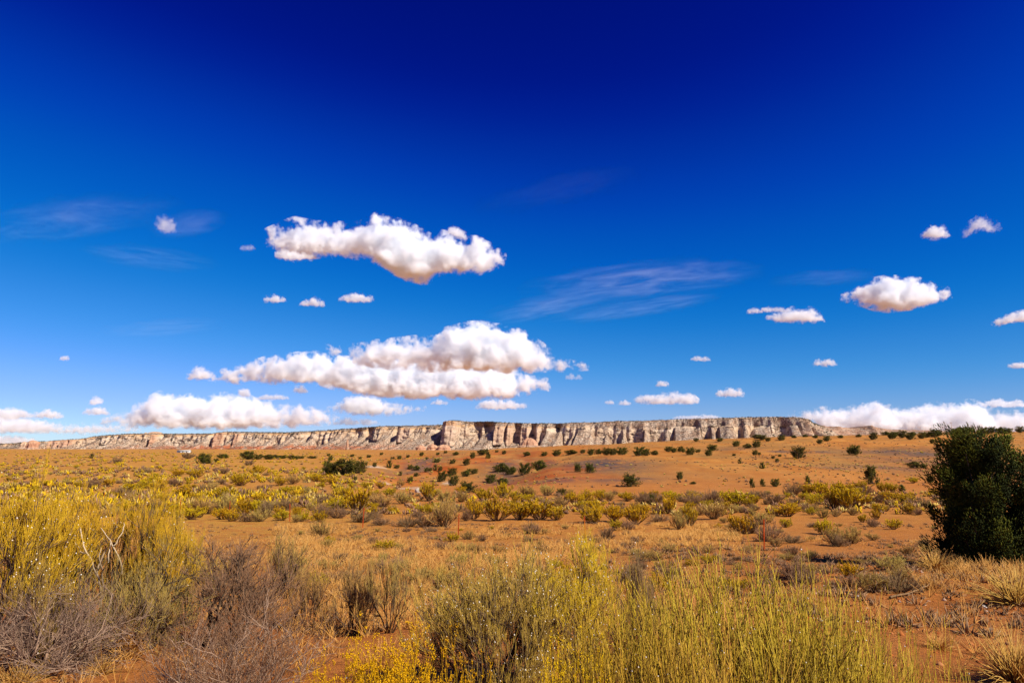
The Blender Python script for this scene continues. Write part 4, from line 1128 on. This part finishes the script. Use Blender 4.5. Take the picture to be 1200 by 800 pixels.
# ------------------------------------------------------------------ fence posts, house, pole, boulder, sticks
def steel_post():
    """a steel T-section post with its row of studs"""
    import bmesh
    bm = bmesh.new()
    def box(a, b):
        vs = [bm.verts.new((x, y, z)) for z in (a[2], b[2]) for (x, y) in ((a[0], a[1]), (b[0], a[1]), (b[0], b[1]), (a[0], b[1]))]
        for f in ((0, 3, 2, 1), (4, 5, 6, 7), (0, 1, 5, 4), (1, 2, 6, 5), (2, 3, 7, 6), (3, 0, 4, 7)): bm.faces.new([vs[i] for i in f])
    box((-.030, 0, -.4), (.030, .009, 1.32))
    box((-.006, .009, -.4), (.006, .042, 1.318))
    for k in range(22): box((-.009, -.010, .12 + k * .054), (.009, -.0005, .14 + k * .054))
    me = bpy.data.meshes.new("steel_post"); bm.to_mesh(me); bm.free()
    k = M("rusty_red_paint"); n = k.noise(k.pos(), 9, 5, .7)
    k.b.inputs["Roughness"].default_value = .7
    me.materials.append(k.color(k.ramp(n, [(.35, (.20, .045, .02)), (.55, (.46, .075, .025)), (.75, (.40, .14, .06))])))
    return me
PM = steel_post()
for i, (x, y) in enumerate(POSTS_W):
    o = obj("fence_post", PM, None, (x, y, float(ground(x, y))), category="fence post", group="red steel fence posts in a line",
            label=["tallest and nearest red steel fence post, standing by grey shrubs on the right", "red steel post just above the white-flecked bush, second from the right", "red steel fence post beside the dark twiggy shrub, third from the right",
                   "red steel fence post by pale grey shrubs, fourth from the right", "red steel fence post above a tan grass patch, fifth from the right", "red steel post among yellow bushes, sixth from the right",
                   "small far red steel post, seventh from the right", "small far red steel post, eighth from the right", "small farthest red steel post, last of the line at left"][i])
    o.rotation_euler = (math.radians([2, -1, 1.5, -2, 0, 3, -1, 2, 0][i]), math.radians([1, -1, 0.5, 3, -2, 0, 1, -2, 1][i]), .4)

def box_geo(a, b):
    x0, y0, z0 = a; x1, y1, z1 = b
    V = [(x, y, z) for z in (z0, z1) for (x, y) in ((x0, y0), (x1, y0), (x1, y1), (x0, y1))]
    return np.array(V, float), np.array([(0, 3, 2, 1), (4, 5, 6, 7), (0, 1, 5, 4), (1, 2, 6, 5), (2, 3, 7, 6), (3, 0, 4, 7)])
def boxes(L):
    V, Q, o = [], [], 0
    for a, b in L:
        v, q = box_geo(a, b); V.append(v); Q.append(q + o); o += 8
    return np.concatenate(V), np.concatenate(Q)

def house():
    y = 640.0; x = (220.5 - CX) / F * y; z = float(ground(x, y)); u = y / F
    o = thing("house", "tiny white low house on the plain below the mesa", "house", (x, y, z), .05)
    w = 14 * u / 2
    wm = M("white_boards"); wm = wm.color(wm.ramp(wm.noise(wm.scale(wm.pos(), (1, 1, 6)), 2, 3), [(.3, (.70, .68, .64)), (.7, (.82, .81, .78))]))
    dm = M("dark_opening").color((.05, .05, .055)); rm = M("pale_roof").color((.60, .58, .55))
    obj("wall", mesh("house_wall", *boxes([((-w, -2.2, -.3), (w, 2.2, 2.3))]), mat=wm), o)
    V = np.array([(-w - .3, -2.6, 2.32), (w + .3, -2.6, 2.32), (w + .3, 2.6, 2.32), (-w - .3, 2.6, 2.32), (-w - .3, 0, 3.0), (w + .3, 0, 3.0)])
    obj("roof", mesh("house_roof", V, [(0, 1, 5, 4), (2, 3, 4, 5), (3, 2, 1, 0)], [(0, 4, 3), (1, 2, 5)], mat=rm), o)
    for k in (-3.4, 3.2): obj("window", mesh("house_window", *boxes([((k - .6, -2.26, .9), (k + .6, -2.203, 1.8))]), mat=dm), o)
    obj("door", mesh("house_door", *boxes([((-.5, -2.26, 0), (.45, -2.203, 2.0))]), mat=dm), o)
house()

def pole():
    y = 440.0; x = (1111 - CX) / F * y; z = float(ground(x, y)); top = pt(1111, 494.5, y)[2]
    P = np.array([[(0, 0, -.5), (0, 0, (top - z) * .5), (.02, 0, top - z)]])
    V, Q, t = tubes(P, .17, .12, .3, .8, 8)
    b, q = boxes([((-.9, -.06, top - z - .55), (.9, .06, top - z - .42))])
    o = thing("utility_pole", "slim wooden utility pole on the ridge line above the junipers", "utility pole", (x, y, z))
    obj("pole", mesh("pole", V, Q, attrs=dict(tone=t), mat=MAT_SILVER), o)
    obj("crossarm", mesh("crossarm", b, q, attrs=dict(tone=np.full(len(b), .5)), mat=MAT_SILVER), o)
pole()

def stone(name, px, py, w, h, seed, label, col, cat="boulder"):
    x, y, z = hit(px, py); u = y / F
    V, T = ico(3)
    V = V * (1 + .30 * n3(V[:, 0] * 1.3 + seed, V[:, 1] * 1.3, V[:, 2] * 1.3, seed) + .12 * n3(V[:, 0] * 3.5, V[:, 1] * 3.5 + seed, V[:, 2] * 3.5, seed + 1))[:, None]
    V = V * np.array([w * u / 2, w * u / 2, h * u / 2]) + np.array([0, 0, h * u * .3])
    k = M("boulder_stone"); c = k.ramp(k.noise(k.pos(), 4 / max(w * u, .1), 5), [(.3, tuple(c * .7 for c in col)), (.7, col)])
    obj(name, mesh(name, V, None, T, mat=k.color(c)), None, (x, y, z), label=label, category=cat)
stone("boulder", 490, 577, 8, 6, 3, "pale boulder by yellow bushes beyond the fence", (.72, .62, .50))
stone("stone", 1152, 712, 7, 4, 5, "small pale stone on orange sand below the straw tussock", (.78, .74, .68), "stone")
stone("stone", 1067, 690, 6, 4, 6, "dark reddish stone lying by the fallen stick near the big juniper", (.25, .12, .08), "stone")

def stick(pts, r, label, seed, name="fallen_stick", mat=None):
    rng = np.random.default_rng(seed)
    W = []
    for (px, py, dz) in pts:
        x, y, z = hit(px, py); W.append((x, y, z + dz))
    W = np.array(W); t = np.linspace(0, 1, 12); tt = np.linspace(0, 1, len(W))
    P = np.stack([np.interp(t, tt, W[:, k]) for k in range(3)], 1) + rng.normal(size=(12, 3)) * r * .5
    c = P[0].copy(); P = (P - c)[None]
    g = Geo(); V, Q, tn = tubes(P, r, r * .4, .2, .6, 6); g.add(V, Q, None, tn)
    D = unit(np.gradient(P, axis=1))
    b, d, _, _ = branch(rng, P, D, 7, .2, .95, .9, .3)
    P2, _ = grow(rng, b, d, rng.uniform(.12, .35, len(b)), 4, .1, .2)
    V, Q, tn = tubes(P2, r * .45, r * .15, .2, .8, 4); g.add(V, Q, None, tn)
    obj(name, g.mesh(name, mat or MAT_GREY), None, c, label=label, category="stick")
stick([(1043, 702, .03), (1060, 699, .05), (1075, 696, .06), (1089, 691, .12)], .022, "dark fallen stick on bare orange sand below the big juniper", 1)
stick([(1032, 682, .05), (1045, 681, .06), (1060, 677, .1)], .02, "shorter dark fallen stick above the longer one, by a grass tuft", 2)
stick([(60, 752, .03), (95, 748, .06), (125, 741, .08)], .014, "grey fallen stick on the sand under the big left bush", 3)
stick([(812, 640, .05), (820, 650, .05), (828, 655, .05)], .03, "dark dead stick among the tan shrubs before the fence", 4)

# ------------------------------------------------------------------ the big bushes close to the camera
def place(px, D=None, py=None):
    if D is None:
        return hit(px, py)
    x = (px - CX) / F * D
    return x, D, float(ground(x, D))

def seeds_on(rng, ends, s, frac, size, origin_tone=(0, 1)):
    P, D = ends
    q = rng.random(len(P)) < frac
    P = P[q] * s
    n = len(P)
    V0 = np.array([[1, 0, 0], [0, 1, 0], [-1, 0, 0], [0, -1, 0], [0, 0, 1.2], [0, 0, -1.2]], float)
    T0 = np.array([[0, 1, 4], [1, 2, 4], [2, 3, 4], [3, 0, 4], [1, 0, 5], [2, 1, 5], [3, 2, 5], [0, 3, 5]])
    sz = size * rng.uniform(.4, .95, n)
    V = V0[None] * sz[:, None, None] * rng.uniform(.7, 1.3, (n, 6, 3)) + P[:, None]
    T = (T0[None] + np.arange(n)[:, None, None] * 6).reshape(-1, 3)
    return mesh("seed_heads", V.reshape(-1, 3), None, T, attrs=dict(tone=np.repeat(rng.random(n), 6)), mat=MAT_SEED)

def hero(name, label, px, D, w_px, top, seed, mb, mf, seeds=0, seed_size=.008, depth=None, cat="shrub", wood=None, group=None, **kw):
    """a close bush rooted at column px and depth D, w_px wide, its top at photo row `top`"""
    rng = np.random.default_rng(seed)
    x, y, z = place(px, D)
    u = y / F
    h = pt(px, top, y)[2] - z
    br, fo, ends = bush(rng, **kw)
    b, f, s = meshes_of(br, fo, w_px * u, h, mb, mf, name, depth)
    o = thing(name, label, cat, (x, y, z - .03), 0, group)
    obj("branches", b, o); obj("foliage", f, o)
    if seeds: obj("seed_heads", seeds_on(rng, ends, s, seeds, seed_size), o, kind="stuff")
    if wood:
        g = Geo()
        for pts, r in wood:                                     # bare pale limbs: (column, row, metres nearer)
            W = np.array([np.subtract(pt(a, b, y - c), (x, y, z - .03)) for a, b, c in pts])
            t = np.linspace(0, 1, 10); tt = np.linspace(0, 1, len(W))
            P = np.stack([np.interp(t, tt, W[:, k]) for k in range(3)], 1) + rng.normal(size=(10, 3)) * r * .5
            V, Q, tn = tubes(P[None], r, r * .45, .3, 1.0, 6); g.add(V, Q, None, tn)
        obj("bare_limbs", g.mesh("bare_limbs", MAT_SILVER), o)
    return o

# close shrubs: bare wood below, painted dark as shade, a dense shell of short shoots on the outside
TW = dict(r=(.015, .0062, .0024), K=(8, 5, 2), tsize=.0062, spread=.8, wob=.2, tl=(.045, .11), s0=.45)
# big left thicket
hero("rabbitbrush", "tall rabbitbrush with white seed tufts at the left edge", 18, 7.6, 170, 560, 801, MAT_DARK, MAT_BRUSHGOLD, .05, .010, n1=22, n2=8, n4=6, n3=9, tuft=1, ang=58, lo=.5, **TW)
hero("rabbitbrush", "tall yellow rabbitbrush with pale forked bare trunks in the left thicket", 122, 8.6, 165, 571, 802, MAT_DARK, MAT_BRUSHGOLD, .015, .010, n1=20, n2=8, n4=6, n3=9, tuft=1, ang=56, lo=.66, **TW,
     wood=[([(118, 715, .35), (118, 690, .5), (113, 670, .6), (104, 650, .7), (98, 640, .7), (93, 618, .5)], .014), ([(104, 650, .7), (95, 646, .6), (88, 634, .5)], .008), ([(113, 672, .6), (119, 655, .6), (126, 640, .6)], .010),
           ([(121, 700, .4), (120, 672, .6), (128, 650, .7), (130, 634, .6)], .011), ([(143, 672, .6), (141, 655, .7), (133, 640, .7), (127, 630, .6), (118, 618, .5)], .010), ([(133, 640, .7), (143, 624, .6), (146, 612, .5)], .009),
           ([(120, 668, .6), (116, 652, .7), (118, 642, .7)], .008)])
hero("rabbitbrush", "rounded yellow rabbitbrush at the right shoulder of the left thicket", 205, 9.2, 95, 590, 803, MAT_DARK, MAT_BRUSHGOLD, .015, .010, n1=18, n2=8, n4=6, n3=8, tuft=1, ang=56, lo=.66, **TW)
hero("rabbitbrush", "yellow rabbitbrush low inside the left thicket under the white-tufted one", 75, 6.9, 76, 640, 804, MAT_DARK, MAT_OLIVE, .03, .009, n1=14, n2=6, n4=5, n3=7, tuft=1, ang=50, lo=.5, **TW)
GW = dict(r=(.020, .0078, .003), K=(9, 6, 2), spread=.95, up=.18, wob=.24, tl=(.06, .14), s0=.3)
hero("grey_shrub", "tan twiggy shrub filling the middle of the left thicket", 185, 7.7, 150, 642, 805, MAT_DARK, MAT_TAN, 0, n1=18, n2=8, n4=5, n3=5, tuft=0, ang=70, lo=.4, **GW)
hero("grey_shrub", "dark twiggy shrub with one bough leaning far to the right", 262, 8.0, 112, 634, 806, MAT_DARK, MAT_GREY, 0, n1=11, n2=9, n4=6, n3=5, tuft=0, ang=36, lean=(.9, 0), lo=.5, **GW)
hero("rabbitbrush", "olive tan rabbitbrush behind the leaning bough", 240, 9.8, 80, 606, 807, MAT_DARK, MAT_OLIVE, .02, .010, n1=16, n2=8, n4=5, n3=7, tuft=1, ang=52, lo=.5, **TW)
hero("dead_shrub", "sprawl of grey dead twigs on the sand below the left thicket", 75, 6.6, 210, 686, 808, MAT_SILVER, MAT_DARK, 0, n1=26, n2=7, n4=4, n3=3, tuft=0, ang=84, r=(.013, .0055, .0028), K=(9, 6, 3), spread=.95, up=.02, wob=.24)
hero("dead_shrub", "dead silvery grey shrub spreading at the bottom left of centre", 300, 5.3, 200, 704, 809, MAT_SILVER, MAT_GREY, 0, n1=34, n2=7, n4=4, n3=3, tuft=0, ang=76, r=(.013, .0056, .0024), K=(9, 6, 3), lo=.15, spread=.85, up=.06, wob=.22)
# the round bush in the middle
hero("rabbitbrush", "large round bush in the middle with dark twigs and white seed flecks", 580, 6.0, 185, 646, 811, MAT_DARK, MAT_OLIVE, .05, .0078, n1=38, n2=8, n4=6, n3=7, tuft=1, ang=76, lo=.5, up=.25, depth=1.5, **{k: v for k, v in TW.items() if k != 'r'}, r=(.014, .0052, .0023))
hero("rabbitbrush", "golden rabbitbrush with white seed flecks rising behind the round middle bush", 668, 6.3, 125, 628, 812, MAT_DARK, MAT_BRUSHGOLD, .05, .0078, n1=24, n2=8, n4=6, n3=7, tuft=1, ang=56, lo=.5, up=.3, **{k: v for k, v in TW.items() if k != 'r'}, r=(.013, .005, .0022))
SW = dict(r=(.015, .0068, .0036), K=(7, 5, 2), spread=.8, wob=.2, tl=(.06, .14), s0=.4)
hero("tan_shrub", "thin brown twiggy shrub between the golden bush and the green broom", 742, 6.6, 64, 642, 813, MAT_GREY, MAT_GREY, .01, .008, n1=16, n2=7, n4=4, n3=5, tuft=0, ang=48, up=.3, lo=.35, **SW)
hero("tan_shrub", "small tan shrub beside the one with a forked dark stem", 423, 9.4, 58, 654, 814, MAT_DARK, MAT_TAN, 0, n1=18, n2=7, n4=4, n3=6, tuft=0, ang=58, lo=.4, **SW)
hero("tan_shrub", "small tan shrub with a forked dark bare stem left of the middle bush", 462, 9.2, 50, 644, 815, MAT_DARK, MAT_TAN, 0, n1=7, n2=8, n4=5, n3=6, tuft=0, ang=44, lo=.5, **{k: v for k, v in SW.items() if k != 'r'}, r=(.024, .009, .0038))
hero("tan_shrub", "low tan shrub right of the leaning bough", 374, 9.8, 54, 662, 816, MAT_DARK, MAT_TAN, 0, n1=18, n2=7, n4=4, n3=5, tuft=0, ang=66, lo=.4, **SW)
hero("tan_shrub", "tan shrub in the dry grass behind the small forked shrub", 350, 14.5, 54, 622, 817, MAT_DARK, MAT_TAN, 0, n1=18, n2=7, n4=3, n3=5, tuft=0, ang=64, lo=.35, **SW)

# green brooms: a mound of many fine upright stems
def broom(label, px, D, w_px, top, seed, mat, n=420, ang=26, seeds=.07, r=.0022, gold=False, name="broom_bush", sz=.0048, wide=.42):
    rng = np.random.default_rng(seed)
    x, y, z = place(px, D); u = y / F; h = pt(px, top, y)[2] - z
    a = rng.uniform(0, 2 * np.pi, n); q = np.sqrt(rng.random(n))
    th = np.radians(ang) * q * rng.uniform(.6, 1.1, n)
    d = np.stack([np.sin(th) * np.cos(a), np.sin(th) * np.sin(a), np.cos(th)], 1)
    base = np.stack([np.cos(a) * q * wide, np.sin(a) * q * wide, np.full(n, -.04)], 1)
    g1, g2 = Geo(), Geo()
    P1, D1 = grow(rng, base, d, rng.uniform(.72, 1.0, n) * (1 - .42 * q ** 2), 8, .35, .09)
    V, Q, t = tubes(P1, r * 1.5, r * .6, 0, rng.uniform(.45, 1, n)); g1.add(V, Q, None, t)
    b, dd, _, _ = branch(rng, P1, D1, 9, .35, .98, .60, .22)
    P2, D2 = grow(rng, b, dd, rng.uniform(.06, .17, len(b)), 3, .3, .14)
    tn = rng.uniform(.12, 1, len(b))
    V, Q, t = tubes(P2, r * .75, r * .45, tn * .8, tn); g2.add(V, Q, None, t)
    b3, d3, i3, _ = branch(rng, P2, D2, 2, .1, .98, .6, .3)
    V, T, t = tets(b3, d3, rng.uniform(.012, .026, len(b3)), r * .6, np.clip(tn[i3] + .1 * rng.normal(size=len(b3)), 0, 1), seed)
    g2.add(V, None, T, t)
    if gold:                                                   # small flower clusters at the stem ends
        e = P2[:, -1]
        m = 7
        pp = (e[:, None] + rng.normal(size=(len(e), m, 3)) * .009).reshape(-1, 3)
        V, T, t = tets(pp, rng.normal(size=(len(pp), 3)) + [0, 0, 1], .014, .0042, rng.uniform(.7, 1, len(pp)), seed + 1); g2.add(V, None, T, t)
    s = fit([g1, g2], w_px * u, h)
    o = thing(name, label, "shrub", (x, y, z - .02))
    obj("stems", g1.mesh("broom_stems", mat, g1.xyz() * s), o); obj("shoots", g2.mesh("broom_shoots", mat, g2.xyz() * s), o)
    if seeds: obj("seed_heads", seeds_on(rng, (P2[:, -1], D2[:, -1]), s, seeds, sz), o, kind="stuff")

broom("tall green-yellow broom with white flecks, highest of the brooms at bottom right", 838, 3.9, 290, 664, 901, MAT_BROOM, 480, 30, .035)
broom("green-yellow broom at the bottom, left neighbour of the tallest broom", 735, 3.6, 200, 704, 902, MAT_BROOM, 340, 30, .035)
broom("green broom at the bottom, right neighbour of the tallest broom", 940, 3.6, 220, 694, 903, MAT_BROOM, 340, 28, .035)
broom("sparse green broom thinning out towards the bare sand at bottom right", 1040, 3.7, 150, 728, 904, MAT_BROOM, 110, 26, .03)
broom("dense low broom in front of the tallest broom at the bottom edge", 820, 3.1, 260, 745, 905, MAT_BROOM, 300, 32, .035)
broom("golden flowering broom rising from the bottom edge left of the dark hollow", 455, 3.5, 170, 742, 906, MAT_GOLD, 210, 24, .01, gold=True)
broom("small golden flowering stems at the bottom edge below the dark hollow", 545, 3.4, 120, 752, 907, MAT_GOLD, 60, 24, .01, gold=True)
broom("low golden broom in the corner between dead shrub and golden flowers", 392, 3.3, 90, 775, 908, MAT_GOLD, 90, 28, 0, gold=True)
broom("golden stalks with flower heads before the middle bush", 668, 3.3, 110, 742, 909, MAT_GOLD, 70, 22, .03, gold=True)

def tussock(label, px, py, w, h, seed, D=None, n=260):
    rng = np.random.default_rng(seed)
    x, y, z = place(px, D, py); u = y / F
    a = rng.uniform(0, 2 * np.pi, n); th = np.radians(62) * rng.random(n)
    d = np.stack([np.sin(th) * np.cos(a), np.sin(th) * np.sin(a), np.cos(th)], 1)
    base = np.stack([np.cos(a) * .1 * rng.random(n), np.sin(a) * .1 * rng.random(n), np.full(n, -.03)], 1)
    P, _ = grow(rng, base, d, rng.uniform(.45, 1.0, n), 4, -.7, .10)
    g = Geo(); V, Q, t = tubes(P, .011, .003, rng.uniform(0, .4, n), rng.uniform(.4, 1, n)); g.add(V, Q, None, t)
    s = fit([g], w * u, h * u)
    obj("grass_tuft", g.mesh("grass_tuft", MAT_STRAW, g.xyz() * s), None, (x, y, z - .02), label=label, category="grass tuft", group="straw tussocks")
tussock("upright straw tussock on bare sand between left thicket and dead shrub", 150, 772, 44, 62, 1)
tussock("pale straw tussock at the bottom left beneath the dead twigs", 42, 772, 50, 32, 2)
tussock("low straw tussock in the bottom left corner", 22, 806, 60, 30, 3)
tussock("small greenish straw tussock left of the dead silvery shrub", 118, 790, 36, 24, 4)
tussock("wide straw tussock overhanging a bank at the right edge", 1190, 708, 90, 44, 5)
tussock("big straw tussock in the bottom right corner", 1190, 800, 90, 60, 6, n=380)
tussock("straw tussock at the left end of the fallen stick", 1087, 690, 34, 22, 7)
tussock("long straw tussock under the left skirt of the big juniper", 1095, 668, 50, 26, 8)
tussock("straw tussock behind the long one under the big juniper", 1118, 664, 40, 18, 9)
tussock("straw tussock left of the middle bush behind bare red soil", 492, 700, 28, 28, 10)
tussock("orange straw tussock by the fifth red fence post", 327, 604, 18, 10, 11)
tussock("small tussock among the bare red hollows left of middle", 410, 716, 26, 18, 12)
tussock("straw tussock in the middle of the dry grass before the third post", 520, 676, 30, 16, 13)
tussock("straw tussock on sand right of the green brooms", 1100, 760, 40, 20, 14)
